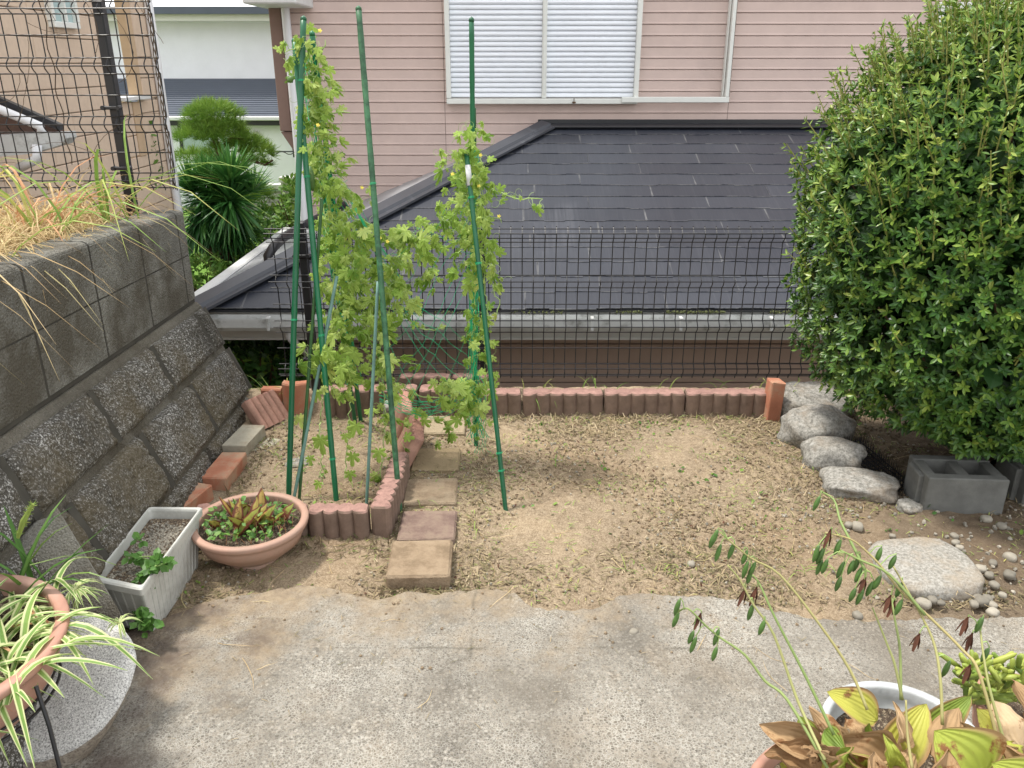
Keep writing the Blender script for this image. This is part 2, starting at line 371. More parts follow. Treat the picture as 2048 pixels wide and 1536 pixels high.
M['paver'] = [plain('paver_%s' % n, c, .92, .22, 14, .12, 1., 70, dirt=d, dscale=14, drange=(.42, .6), bd=.01, dark=(30, tuple(x * .55 for x in c), .55, .68)) for n, c, d in
              (('tan', (.27, .198, .13), (.35, .265, .18)), ('red', (.22, .15, .125), (.28, .21, .16)), ('brown', (.27, .20, .135), (.33, .26, .18)),
               ('sand', (.34, .26, .16), (.26, .20, .12)), ('pale', (.42, .34, .23), (.34, .27, .18)))]
M['pole'] = plain('green_coated_pole', (.008, .105, .042), .38, .2, 7, .5, .1, 30, rnd=.25)
M['poleold'] = plain('faded_green_pole', (.05, .15, .07), .5, .35, 20, .4, .3, 40, dirt=(.02, .06, .03), dscale=30, drange=(.45, .6))
M['bamboo'] = plain('bamboo_stake_green', (.035, .095, .028), .5, .3, 12)
M['stakeblue'] = plain('bluegrey_stake', (.13, .24, .20), .5, .25, 12)
M['net'] = plain('green_net_string', (.02, .45, .20), .6, .15, 9)
M['labelw'] = plain('silver_label', (.6, .6, .6), .4, .2, 40)
def slate_mat():
    m, nt, b, o = newmat('dark_slate', .42, .5); L = attr(nt)
    f = noisen(nt, o, 1.2, 5, .6)
    c = ramp(nt, math_(nt, 'ADD', math_(nt, 'MULTIPLY', L[2], .5), math_(nt, 'MULTIPLY', f, .5)), [(.25, (.019, .022, .032)), (.75, (.029, .033, .045))])
    mp = nt.nodes.new('ShaderNodeMapping'); mp.inputs['Scale'].default_value = (70, 1.5, 1.5); nt.links.new(o, mp.inputs[0])
    st = noisen(nt, mp.outputs[0], 1, 4, .6); c = mix(nt, ramp(nt, st, [(.5, 0.), (.75, .1)]), c, (.14, .14, .15))
    scuff = math_(nt, 'MULTIPLY', ramp(nt, noisen(nt, o, 1.1, 4, .5), [(.62, 0.), (.74, .14)]), ramp(nt, st, [(.4, 0.), (.6, 1.)])); c = mix(nt, scuff, c, (.25, .26, .29))
    # bare worn rim at the butt (lf.y near 0) and at the joints (|lf.x| near 1)
    ed = math_(nt, 'MULTIPLY', ramp(nt, L[1], [(.04, 1.), (.06, 0.)]), ramp(nt, noisen(nt, o, 5, 6, .8), [(.42, 0.), (.62, .7)]))
    c = mix(nt, ed, c, (.30, .30, .29))
    ej = math_(nt, 'MULTIPLY', ramp(nt, math_(nt, 'ABSOLUTE', L[0]), [(.988, 0.), (.995, 1.)]), ramp(nt, noisen(nt, o, 4, 4, .7), [(.42, .05), (.6, .75)]))
    c = mix(nt, ej, c, (.22, .22, .22))
    nt.links.new(c, b.inputs['Base Color']); bump(nt, b, st, .25, .004)
    nt.links.new(ramp(nt, f, [(.3, .38), (.7, .52)]), b.inputs['Roughness']); return m
M['slate'] = slate_mat()
M['moss'] = plain('moss', (.10, .11, .05), .95, .5, 40, .1, .9, 70)
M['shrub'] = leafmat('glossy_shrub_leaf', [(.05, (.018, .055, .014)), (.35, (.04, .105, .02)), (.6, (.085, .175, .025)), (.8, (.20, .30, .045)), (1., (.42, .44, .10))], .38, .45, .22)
M['shoot'] = plain('yellow_green_twig', (.30, .30, .09), .6, .25, 30)
M['twig'] = plain('brown_twig', (.10, .07, .045), .85, .3, 30)
M['bark'] = plain('bark', (.12, .075, .05), .95, .4, 12, .1, .9, 40, bd=.02)
M['vine'] = leafmat('gourd_leaf', [(.0, (.16, .29, .045)), (.3, (.26, .41, .07)), (.6, (.38, .52, .11)), (.88, (.52, .62, .20)), (.97, (.66, .60, .13)), (1., (.7, .52, .08))], .6, .25, .42, spots=((.13, .26, .05), 18, .62))
M['vstem'] = plain('vine_stem', (.30, .42, .14), .6, .25, 30)
M['yflower'] = plain('yellow_petals', (.85, .72, .12), .6, .1, 30)
M['pine'] = leafmat('pine_needle', [(.0, (.05, .13, .025)), (.5, (.17, .31, .045)), (1., (.36, .48, .09))], .5, .3, .15)
M['yucca'] = leafmat('yucca_leaf', [(.0, (.015, .07, .018)), (.5, (.05, .17, .035)), (1., (.17, .34, .07))], .4, .45, .15)
M['bushleaf'] = leafmat('garden_bush_leaf', [(.0, (.03, .10, .015)), (.5, (.10, .22, .035)), (1., (.26, .38, .07))], .5, .35, .3)
M['lawn'] = plain('lawn', (.12, .22, .04), .95, .3, 20, .1, .5, 60)
M['drygrass'] = leafmat('dry_grass_blade', [(.0, (.30, .20, .10)), (.35, (.52, .38, .20)), (.7, (.66, .52, .30)), (1., (.56, .52, .24))], .7, .2, .25)
M['greengrass'] = leafmat('green_grass_blade', [(.0, (.12, .24, .04)), (.6, (.30, .42, .10)), (1., (.55, .47, .16))], .55, .3, .3)
M['redgrass'] = leafmat('reddish_dry_blade', [(.0, (.50, .24, .12)), (1., (.62, .38, .22))], .7, .2, .25)
M['clip'] = leafmat('grass_clipping', [(.0, (.10, .11, .05)), (.25, (.20, .17, .09)), (.6, (.34, .265, .16)), (1., (.54, .45, .30))], .8, .15, .1)
M['darkclip'] = leafmat('dark_clipping', [(.0, (.07, .05, .03)), (.5, (.16, .12, .07)), (1., (.13, .16, .06))], .9, .1, .1)
M['spider'] = leafmat('striped_spider_leaf', [(.0, (.16, .30, .07)), (1., (.30, .44, .12))], .5, .35, .3, edge=((.68, .70, .38), .45, .6))
M['spiderdry'] = plain('browned_leaf_tip', (.25, .13, .06), .8, .3)
M['potleaf'] = leafmat('pot_plant_leaf', [(.0, (.05, .13, .025)), (.6, (.12, .26, .05)), (1., (.25, .34, .08))], .45, .4, .25)
M['redleaf'] = leafmat('scorched_leaf', [(.0, (.22, .26, .05)), (.5, (.34, .33, .07)), (1., (.42, .20, .07))], .5, .35, .25, edge=((.13, .03, .02), .45, .75), spots=((.13, .04, .02), 22, .56))
M['hosta'] = leafmat('yellowing_hosta_leaf', [(.0, (.16, .28, .05)), (.5, (.36, .44, .07)), (1., (.56, .52, .10))], .5, .35, .3, spots=((.26, .12, .045), 13, .57), edge=((.42, .27, .13), .72, .92), vein=26)
M['hostadry'] = leafmat('withered_hosta_leaf', [(.0, (.24, .14, .07)), (.5, (.46, .31, .17)), (1., (.62, .47, .30))], .85, .15, .2, spots=((.22, .11, .05), 12, .56), vein=30)
M['scape'] = leafmat('flower_stalk', [(.0, (.16, .24, .07)), (.55, (.28, .32, .12)), (1., (.40, .28, .13))], .5, .3, 0)
M['pod'] = plain('green_seed_pod', (.075, .15, .035), .45, .25, 40, .4, .2, 60, rnd=.25)
M['podry'] = plain('dry_seed_pod', (.09, .035, .02), .8, .4, 40)
M['succ'] = leafmat('yellow_green_succulent', [(.0, (.14, .24, .04)), (1., (.48, .52, .11))], .4, .4, .2)
M['beige'] = plain('beige_siding', (.60, .47, .36), .7, .06, 25, .25, .2, 120)
M['beige2'] = plain('tan_column', (.50, .365, .24), .7, .05, 25, .25, .2, 120)
M['groove'] = plain('pale_joint', (.60, .53, .45), .8, .05)
M['whitehouse'] = plain('white_textured_siding', (.84, .855, .90), .7, .03, 4, .3, .25, 25, bd=.02)
M['whfascia'] = plain('cream_fascia', (.74, .74, .68), .6, .03)
M['navyroof'] = plain('navy_roof', (.085, .10, .13), .5, .06, 4, .4, .1)
M['glass'] = plain('pale_window_glass', (.38, .50, .50), .1, .05, 4, .8, 0)
M['stonewall'] = plain('stone_cladding', (.42, .41, .41), .9, .25, 12, .2, .8, 20, rnd=.25, bd=.02)
M['brownroof'] = plain('brown_eave', (.11, .065, .05), .7, .1)
M['whpipe'] = plain('white_pipe', (.70, .71, .73), .35, .03, 9, .45, 0)
M['hill'] = plain('far_hill', (.16, .26, .26), .95, .3, .02, .1, 0)
M['ground'] = plain('far_ground', (.22, .19, .14), .95, .3, .4, .1, .3, 2)
M['terr'] = plain('terrace_earth', (.30, .22, .13), .95, .3, 9, .1, .7, 30)

# ---------------------------------------------------------------- templates
def t_leaf(w=.42, fold=.08, droop=.12):
    v = [(0, 0, 0), (-w * .75, .3, 0), (0, .3, -fold), (w * .75, .3, 0), (-w * .85, .62, -droop * .4), (0, .62, -fold - droop * .4), (w * .85, .62, -droop * .4), (0, 1, -droop)]
    v = np.array(v, float); v[1:, 0] *= .6
    return v, [(0, 3, 2), (0, 2, 1), (2, 3, 6, 5), (1, 2, 5, 4), (5, 6, 7), (4, 5, 7)], np.array([(0, 0), (-1, .3), (0, .3), (1, .3), (-1, .6), (0, .6), (1, .6), (0, 1)], float)
def t_palm(droop=.35, seed=0):
    r0 = random.Random(seed); out = []
    lob = [(-150, .42), (-100, .62), (-52, .82), (0, 1.0), (52, .82), (100, .62), (150, .42)]
    for i, (a, r_) in enumerate(lob):
        r_ *= r0.uniform(.88, 1.1); a += r0.uniform(-5, 5)
        for da, k in ((-19, .62), (-12, .9), (-5, .86), (0, 1), (6, .85), (12, .88), (19, .6)): out.append((a + da * (1.1 if i != 3 else 1), r_ * k))
        if i < 6: out.append(((a + lob[i + 1][0]) / 2, .30))
    V = [(0, 0, 0)]; L = [(0, 0)]
    for a, q in out:
        x, y = math.sin(R(a)) * q, math.cos(R(a)) * q
        z = -droop * q * q + .10 * math.cos(R(a * 6.9)) * q
        V.append((x, y + .05, z)); L.append((x, q))
    n = len(out); F = [(0, i + 2, i + 1) for i in range(n - 1)]
    return np.array(V, float), F, np.array(L, float)
def t_blade(w=.05):
    return np.array([(-w, 0, 0), (w, 0, 0), (w * .9, .5, .05), (-w * .9, .5, .05), (0, 1, -.03)], float), [(0, 1, 2, 3), (3, 2, 4)], np.array([(-1, 0), (1, 0), (1, .5), (-1, .5), (0, 1)], float)
def t_rock():
    import itertools
    V = np.array([(1, 0, 0), (-1, 0, 0), (0, 1, 0), (0, -1, 0), (0, 0, 1), (0, 0, -1), (.6, .6, .55), (-.6, .6, .5), (.6, -.6, .5), (-.6, -.6, .55)], float)
    F = [(4, 6, 7), (4, 7, 9), (4, 9, 8), (4, 8, 6), (6, 2, 7), (7, 1, 9), (9, 3, 8), (8, 0, 6), (6, 0, 2), (7, 2, 1), (9, 1, 3), (8, 3, 0), (5, 2, 0), (5, 1, 2), (5, 3, 1), (5, 0, 3)]
    return V, F, np.zeros((len(V), 2))
LEAF, LEAFW, BLADE, ROCK = t_leaf(.34, .07, .16), t_leaf(.62, .06, .2), t_blade(), t_rock()
PALMS = [t_palm(.25, 1), t_palm(.8, 2), t_palm(1.5, 3)]
PALMS[2][0][:, 0] *= .6; PALMS[1][0][:, 0] *= .85

def boulder(name, c, size, m, label, cat='stone', seed=0, group=None, rot=0, n=22, rough=.16, flat=None, smooth=True):
    mb = MB(); V = []; r0 = random.Random(seed); off = Vector((r0.random() * 50, r0.random() * 50, 0))
    rows, colsn = n, n * 2
    for i in range(rows + 1):
        th = math.pi * i / rows
        for k in range(colsn):
            ph = 2 * math.pi * k / colsn
            d = Vector((math.sin(th) * math.cos(ph), math.sin(th) * math.sin(ph), math.cos(th)))
            e = .72
            d = Vector([math.copysign(abs(q) ** e, q) for q in d])
            r_ = 1 + rough * (noise.noise(d * 1.3 + off) * 1.6 + noise.noise(d * 3.2 + off) * .6 + noise.noise(d * 9 + off) * .18)
            p = Vector((d.x * size[0] / 2 * r_, d.y * size[1] / 2 * r_, d.z * size[2] / 2 * r_))
            if flat is not None and p.z > flat: p.z = flat + (p.z - flat) * .12
            x, y = p.x, p.y; V.append((x * math.cos(rot) - y * math.sin(rot) + c[0], x * math.sin(rot) + y * math.cos(rot) + c[1], p.z + c[2]))
    F = [(i * colsn + k, (i + 1) * colsn + k, (i + 1) * colsn + (k + 1) % colsn, i * colsn + (k + 1) % colsn) for i in range(rows) for k in range(colsn)]
    mb.add(V, F)
    return obj(name, mb, m, smooth=smooth, label=label, cat=cat, group=group)

# ================================================================ GROUND
def soil_h(x, y):
    v = Vector((x, y, 0))
    h = .010 * noise.noise(v * 2.1) + .010 * noise.noise(v * 9) + .008 * noise.noise(v * 27) + .003 * noise.noise(v * 60)
    if y < 2.2: h -= min(.03, (2.2 - y) * .08)
    h += .004
    if y > 3.42: h += min(.05, (y - 3.42) * .5)
    return h
g = MB(); nx, ny = 380, 210; X0, X1, Y0, Y1 = -1.35, 3.0, 1.6, 3.66
g.add([(X0 + (X1 - X0) * i / nx, Y0 + (Y1 - Y0) * j / ny, soil_h(X0 + (X1 - X0) * i / nx, Y0 + (Y1 - Y0) * j / ny)) for j in range(ny + 1) for i in range(nx + 1)],
      [(j * (nx + 1) + i, j * (nx + 1) + i + 1, (j + 1) * (nx + 1) + i + 1, (j + 1) * (nx + 1) + i) for j in range(ny) for i in range(nx)])
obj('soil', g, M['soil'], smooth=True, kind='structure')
tb = MB(); tb.box((.5, -1.2, -1.32), (9, 9.64, 2.5)); obj('terrace', tb, M['ground'], kind='structure')
# slab with a broken far edge
edge_px = [(-60, 1330), (60, 1310), (180, 1290), (260, 1262), (300, 1240), (360, 1222), (420, 1196), (520, 1182), (600, 1168), (660, 1172), (705, 1188), (760, 1194), (810, 1182), (870, 1186), (925, 1178), (985, 1176), (1030, 1184),
           (1062, 1212), (1120, 1218), (1185, 1215), (1240, 1190), (1275, 1182), (1335, 1188), (1400, 1190), (1480, 1197), (1560, 1222), (1640, 1236), (1740, 1238), (1860, 1234), (1960, 1232), (2100, 1230)]
ep = [at(a, b, z=.014) for a, b in edge_px]; ep = [Vector((-4, ep[0].y, .014))] + ep + [Vector((5, ep[-1].y, .014))]
fine = []
for a, b in zip(ep[:-1], ep[1:]):
    k = max(1, int((b - a).length / .012)) if abs(a.x) < 1.8 and abs(b.x) < 1.8 else 1
    for i in range(k):
        p = a.lerp(b, i / k); q = Vector((p.x * 26, p.y * 26, 0))
        fine.append(Vector((p.x, p.y + .014 * noise.noise(q) + .008 * noise.noise(q * 3.1), .014)))
fine.append(ep[-1])
sl = MB(); n = len(fine); rowsY = [0, .02, .06, .14]
V = [(p.x, p.y, -.03) for p in fine] + [(p.x, p.y, .008) for p in fine] + [(p.x, p.y - .008 - .006 * random.random(), .014) for p in fine] + [(p.x, p.y - .25, .0145) for p in fine] + [(p.x, -3, .0145) for p in fine]
sl.add(V, [(r_ * n + i, r_ * n + i + 1, (r_ + 1) * n + i + 1, (r_ + 1) * n + i) for r_ in range(4) for i in range(n - 1)])
obj('concrete_pavement', sl, M['slab'], kind='structure')
gd = MB(); gd.add([(-900, -900, -2.5), (900, -900, -2.5), (900, 1600, -2.5), (-900, 1600, -2.5)], [(0, 1, 2, 3)]); obj('ground', gd, M['ground'], kind='structure')
lw = MB(); lw.box((-5.2, 10.5, -1.55), (7.4, 8, 1.9)); obj('lawn', lw, M['lawn'], kind='structure')
# hills
hl = MB(); V = []; N = 90
for i in range(N + 1):
    x = -700 + 1400 * i / N; h = 18 + 22 * (noise.noise(Vector((x * .008, 3, 0))) + .6) + 5 * noise.noise(Vector((x * .04, 1, 0)))
    for (yy, f) in ((620, 0), (700, .6), (800, 1), (1000, .2)): V.append((x, yy, -2.5 + (h + 4) * f))
hl.add(V, [(i * 4 + j, (i + 1) * 4 + j, (i + 1) * 4 + j + 1, i * 4 + j + 1) for i in range(N) for j in range(3)]); obj('hills', hl, M['hill'], smooth=True, kind='structure')

# ================================================================ LEFT RETAINING WALL + BLOCK WALL
WD = Vector((-.054, 1, -.0576))
WE = 3.6
def wp(Y, off_x, off_z): # point on the wall line: offsets relative to block-wall top front edge at its end
    t = Y - WE; return Vector((-1.426 + off_x, WE, .905 + off_z)) + WD * t
def quadgrid(mb, prof, Ya, Yb, rnd, ny=2):
    # extrude a closed cross-section (list of (ox, oz)) along the wall
    n = len(prof); V = []
    for j in range(ny):
        Y = Ya + (Yb - Ya) * j / (ny - 1)
        for a, b in prof: V.append(tuple(wp(Y, a, b)))
    F = [(j * n + i, j * n + (i + 1) % n, (j + 1) * n + (i + 1) % n, (j + 1) * n + i) for j in range(ny - 1) for i in range(n)]
    F += [list(range(n))[::-1], [(ny - 1) * n + i for i in range(n)]]
    mb.add(V, F, np.tile((0, .5, rnd), (len(V), 1)))
bw = MB(); r = .008
for c in range(2):
    top = -.2 * c; Y = WE - (0 if c == 0 else .0); k = 0
    while Y > -1.5:
        L_ = .425 if not (k == 0) else .10 + .0 * c
        a, b = Y - L_ + .014, Y
        h0, h1 = top - .194, top
        if c == 0: prof = [(-.16, h0), (0, h0), (0, h1 - .016), (-.006, h1 - .006), (-.02, h1), (-.14, h1), (-.16, h1 - .012)]
        else: prof = [(-.15, h0), (0, h0), (0, h1), (-.15, h1)]
        mbp = [(x, z) for x, z in prof]
        quadgrid(bw, mbp, a, b, random.random())
        Y -= L_; k += 1
wall_e = empty('block_wall', wp(3.6, -.08, -.42), 'weathered grey two course block wall with dry grass hanging over its top', 'wall')
obj('wall_blocks', bw, M['block'], wall_e)
ji = MB(); quadgrid(ji, [(-.145, -.41), (-.002, -.41), (-.002, -.012), (-.145, -.012)], -1.5, WE - .004, .5); obj('joint_mortar', ji, M['jointdark'], wall_e)
ji = MB(); quadgrid(ji, [(-.02, -.2), (-.002, -.2), (-.003, -.195), (-.02, -.194)], -1.5, WE - .006, .5); obj('bed_joint', ji, M['mortarlight'], wall_e)
rt = empty('retaining_wall', wp(3.6, .05, -.95), 'battered retaining wall of rough pebble faced concrete blocks below the block wall', 'wall')
# rows: sloped faces between (ox,oz) pairs
rows = [((.045, -.425), (.118, -.61)), ((.122, -.622), (.212, -.835)), ((.216, -.847), (.224, -1.05))]
kb = MB(); gv = MB()
for ri, (p0, p1) in enumerate(rows):
    Y = WE + (.02 * ri) - (.13, .02, .20)[ri]; first = True; Yprev = WE + .02 * ri
    nx_, nz_ = (p0[1] - p1[1]), (p1[0] - p0[0]); ln = math.hypot(nx_, nz_); nxv, nzv = nx_ / ln, nz_ / ln
    while Yprev > -1.5:
        a, b = Y + .010, Yprev - .010
        # bevelled, roughly displaced face
        nu, nv = max(4, int((b - a) / .012)), 17; V = []
        for j in range(nu + 1):
            yy = a + (b - a) * j / nu; eY = min(1, min(yy - a, b - yy) / .028)
            for i in range(nv + 1):
                f = i / nv; ev = min(1, min(f, 1 - f) * ln / .026)
                e = min(eY, ev); dsp = -.035 + .035 * e ** .55
                q = wp(yy, p0[0] + (p1[0] - p0[0]) * f, p0[1] + (p1[1] - p0[1]) * f)
                dsp += e * (.009 * noise.noise(q * 16) + .006 * noise.noise(q * 55) + .006 * noise.noise(q * 110))
                V.append((q.x + nxv * dsp, q.y, q.z + nzv * dsp))
        m_ = nv + 1
        F = [(j * m_ + i, (j + 1) * m_ + i, (j + 1) * m_ + i + 1, j * m_ + i + 1) for j in range(nu) for i in range(nv)]
        kb.add(V, F, np.tile((0, .5, random.random()), (len(V), 1)))
        for (c0, c1) in ((Yprev - .028, Yprev + .008),):
            V = []
            for yy in (c0, c1):
                for f in (.03, .97):
                    q = wp(yy, p0[0] + (p1[0] - p0[0]) * f, p0[1] + (p1[1] - p0[1]) * f); V.append((q.x - nxv * .010, q.y, q.z - nzv * .010))
            gv.add(V, [(0, 2, 3, 1)])
        Yprev = Y; Y -= .53
obj('rough_block_faces', kb, M['kenchi'], rt, smooth=False)
obj('groove_fill', gv, M['jointdark'], rt)
bk = MB(); quadgrid(bk, [(-.45, -1.25), (.205, -1.25), (.20, -1.05), (.188, -.838), (.094, -.616), (.02, -.43), (.004, -.413), (-.45, -.413)], -1.5, WE + .004, .5)
obj('mortar_core', bk, M['ledge'], rt)
# upper terrace behind the block wall
ut = MB(); quadgrid(ut, [(-4.5, -1.4), (-.47, -1.4), (-.165, -.9), (-.165, -.035), (-4.5, .0)], -1.5, WE, .5, 8); obj('upper_terrace', ut, M['terr'], kind='structure')

# ================================================================ MESH FENCES
def mesh_fence(name, Y, x0, x1, z_list, zfold, label, posts, pitch=.05, group='black wire mesh fences'):
    zb, zt = min(z_list), max(z_list)
    e = empty(name, (x0 * .5 + x1 * .5, Y, zb), label, 'fence', group)
    h = MB()
    def bulge(z):
        b = 0
        for (a, c) in zfold:
            if a <= z <= c: b = max(b, math.sin(math.pi * (z - a) / (c - a)))
        return b * .028
    for z in z_list: h.tube([(x0, Y - .004 - bulge(z), z), (x1, Y - .004 - bulge(z), z)], .0027, 6)
    obj('horizontal_wires', h, M['fence'], e)
    v = MB(); x = x0 + .03
    zs = sorted(set([zb - .012, zt + .01] + [a + (c - a) * t / 6 for a, c in zfold for t in range(7)]))
    zs = [z for z in zs if zb - .013 <= z <= zt + .011]
    while x < x1: v.tube([(x, Y - bulge(z), z) for z in zs], .0025, 5); x += pitch
    obj('vertical_wires', v, M['fence'], e)
    for (px, pz0, pz1, w) in posts:
        p = MB(); p.box((px, Y + .035, (pz0 + pz1) / 2), (w, .045, pz1 - pz0), bev=.004); po = obj('post', p, M['fence'], e)
        for zc in (zb + .08, zt - (.12 if zt < 1.2 else .55)):
            c = MB()
            c.box((px, Y - .008, zc), (w + .035, .014, .014), bev=.003); c.tube([(px - w / 2 - .012, Y - .02, zc), (px - w / 2 - .012, Y + .01, zc)], .009, 8); c.tube([(px + w / 2 + .012, Y - .02, zc), (px + w / 2 + .012, Y + .01, zc)], .009, 8)
            obj('clamp', c, M['fence'], po)
    return e
FY = 3.62
zz = [at(1300, y, Y=FY).z for y in (457, 465, 474, 484, 517, 550, 560.5, 575, 608, 641, 650.5, 664, 695.5, 727, 734, 745, 751)]
folds = [(zz[3], zz[0] + .004), (zz[7], zz[5]), (zz[11], zz[9]), (zz[16], zz[13])]
px_ = [at(612, 600, Y=FY).x, at(966, 700, Y=FY).x, at(1660, 700, Y=FY).x]
mesh_fence('mesh_fence', FY, at(545, 600, Y=FY).x, 3.2, zz, folds, 'low black wire mesh fence behind the scalloped edging in front of the slate roof',
           [(px_[0], -.1, at(610, 446, Y=FY).z, .034), (px_[1], -.1, zz[0], .03), (1.62, -.1, zz[0], .03)])
z2 = [at(300, y / 3.413, Y=3.56).z for y in (1280, 1228, 1180, 1040, 903, 848, 795, 650, 505, 450, 395, 240, 95, 60, 10, -140, -290)]
f2 = [(z2[0], z2[2]), (z2[4], z2[6]), (z2[8], z2[10]), (z2[12], z2[14])]
xe = at(340, 300, Y=3.56).x; xpost = at(236, 200, Y=3.6).x
mesh_fence('mesh_fence', 3.56, -3.2, xe + .01, z2, f2, 'tall black wire mesh fence with dead tendrils above the block wall', [(xpost - .012, .85, 2.0, .038), (xpost - 2, .85, 2.0, .038)])
tn = MB(); tn2 = MB()
tx = xe + .0
for k in range(3):
    tn.tube([(tx + .006 * math.sin(i * .9 + k * 2.1), 3.55 + .006 * math.cos(i * .9 + k * 2.1), 1.0 + i * .028) for i in range(38)], .0022, 4)
for k in range(15):
    x, z = random.uniform(-2.3, xe + .05), random.uniform(1.05, 1.95); p = Vector((x, 3.545, z)); pts = [p.copy()]; d = Vector((random.uniform(-1, 1), 0, random.uniform(-1, 1))).normalized(); w = random.uniform(-.5, .5)
    for i in range(random.randint(8, 26)):
        d.rotate(Matrix.Rotation(w * .3 + random.uniform(-.12, .12), 3, 'Y')); p = p + d * .018; pts.append(p + Vector((0, random.uniform(-.004, .004), 0)))
    tn.tube(pts, .0011, 4)
for x in (xpost - .72 + .5, xpost - .22):
    tn.tube([(x + .007 * math.sin(i * 1.1), 3.555 + .006 * math.cos(i * 1.1), 1.1 + i * .03) for i in range(30)], .002, 4)
obj('dead_vine', tn, M['twig'], label='dead brown tendrils twisted through the tall black mesh fence', cat='dead vine')

# ================================================================ PINK HOUSE
HY = 7.7
H = empty('pink_house', (1.5, HY, -2.5), 'pink horizontal sided house with closed white shutters above a dark slate lean to roof', 'house')
def X(px, py, Y): return at(px, py, Y=Y).x
def Z(py, Y): return at(1024, py, Y=Y).z
xl = X(577, 150, HY); xj = [xl, X(888, 150, HY), X(1462, 150, HY), X(1862, 100, HY), 4.6]
sd_ = MB(); zb, zt = -2.5, 3.4; z = Z(243, HY) - .091 * 38; BOARD = .0905
while z < zt:
    for a, b in zip(xj[:-1], xj[1:]):
        x0, x1 = a + .002, b - .002; y0 = HY
        V = [(x0, y0 + .004, z), (x1, y0 + .004, z), (x1, y0 - .004, z + .004), (x0, y0 - .004, z + .004), (x1, y0, z + .02), (x0, y0, z + .02),
             (x1, y0 + .0, z + BOARD - .008), (x0, y0 + .0, z + BOARD - .008), (x1, y0 + .008, z + BOARD - .002), (x0, y0 + .008, z + BOARD - .002)]
        sd_.add(V, [(0, 1, 2, 3), (3, 2, 4, 5), (5, 4, 6, 7), (7, 6, 8, 9)])
    z += BOARD
obj('siding', sd_, M['siding'], H)
bk = MB(); bk.box(((xl + 4.6) / 2, HY + .14 + 2.0, (zb + zt) / 2), (4.6 - xl, 4.26, zt - zb)); obj('wall', bk, M['trim'], H)
# jettied corner left of the downpipe
xo = X(547, 100, HY); zj = Z(258, HY)
jt = MB(); z = zj
while z < zt:
    jt.box(((xo + .1 + xl) / 2, HY - .02 + .3, z + .043), (xl - xo - .1 + .0, .6, .084), bev=.004); z += BOARD
obj('corner_siding', jt, M['siding'], H)
jc = MB(); jc.box((xo + .05, HY - .03 + .31, (zj + zt) / 2 - .015), (.10, .64, zt - zj), bev=.004)
jc.prism([(xo, HY - .02, zj - .023), (xl - .002, HY - .02, zj - .023), (xl - .002, HY - .02, zj - .2)], (0, .5, 0)); obj('corner_post', jc, M['trim'], H)
ev = MB(); ev.box((X(520, 5, HY - .5) + .1, HY + 1.2, Z(9, HY - .5) + .1), (.42, 3.6, .2), bev=.01); obj('side_eave', ev, M['white'], H)
dp = MB(); xd0, xd1 = X(572, 0, HY - .08), X(606, 440, HY - .08)
dp.tube([((xd0 + xd1) / 2, HY - .08, z_) for z_ in (-1.6, 0, 1, 2, 3.3)], .036, 14); obj('downpipe', dp, M['whpipe'], H, smooth=True)
# window bank with shutters
wx0, wxm, wx1, wxr = X(893, 200, HY - .08), X(1088, 200, HY - .08), X(1275, 200, HY - .08), X(1452, 200, HY - .08)
wzb = Z(208, HY - .08); wzt = wzb + 1.35
W = empty('shutter_window', (0, HY, wzb), None, None); W.location = (0, HY, wzb); W.parent = H; W.location = Vector((0, HY, wzb)) - H.location
fr = MB()
fr.box(((wx0 + wx1) / 2, HY - .045, wzb + .022), (wx1 - wx0, .09, .044), bev=.004)
for xx in (wx0 + .02, wx1 - .015): fr.box((xx, HY - .045, (wzb + wzt) / 2 + .024), (.04, .09, wzt - wzb - .046), bev=.004)
fr.box((wxm, HY - .04, (wzb + wzt) / 2 + .024), (.04, .07, wzt - wzb - .046), bev=.004)
fr.box((wxm, HY - .0775, (wzb + wzt) / 2 + .03), (.016, .007, wzt - wzb - .1))
obj('window_frame', fr, M['sashwhite'], W)
for (a, b) in ((wx0 + .041, wxm - .021), (wxm + .021, wx1 - .036)):
    s = MB(); z = wzb + .05
    while z < wzt:
        V = []; w_ = [(.0, .002), (-.011, .007), (-.014, .017), (-.011, .031), (-.002, .0370), (.0, .0395)]
        for dy, dz in w_: V += [(a, HY - .022 + dy, z + dz), (b, HY - .022 + dy, z + dz)]
        s.add(V, [(2 * i, 2 * i + 1, 2 * i + 3, 2 * i + 2) for i in range(5)]); z += .0415
    so = obj('shutter', s, M['shutter'], W, smooth=False)
    q = MB(); q.box(((a + b) / 2, HY - .014, (wzb + wzt) / 2 + .03), (b - a, .012, wzt - wzb - .06)); obj('shutter_backing', q, M['slatgap'], so)
rl = MB()
rl.box(((wx1 + wxr) / 2 - .06, HY - .095, wzb + .036), (wxr - wx1 + .16, .035, .046), bev=.003)
rl.box((wxr - .0, HY - .075, (wzb + wzt) / 2 + .06), (.030, .075, wzt - wzb), bev=.003)
rl.box((wxr - .028, HY - .035, (wzb + wzt) / 2 + .06), (.010, .06, wzt - wzb)); obj('shutter_rail', rl, M['sashwhite'], W)
lt = MB(); c = Vector((X(1148, 204, HY - .1), HY - .1, Z(205, HY - .1))); lt.box(c, (.03, .02, .014), bev=.003); lt.tube([c, c + Vector((0, 0, .035))], .003, 6); obj('latch', lt, M['bark'], W)
sw = MB(); a0, a1 = X(1876, 20, HY), X(2010, 20, HY); z0_, z1_ = Z(60, HY), Z(12, HY)
for bx_ in (((a0 + a1) / 2, z1_, a1 - a0 + .06, .05), ((a0 + a1) / 2, z0_ - .3, a1 - a0 + .06, .05)): sw.box((bx_[0], HY - .04, bx_[1]), (bx_[2], .09, bx_[3]), bev=.004)
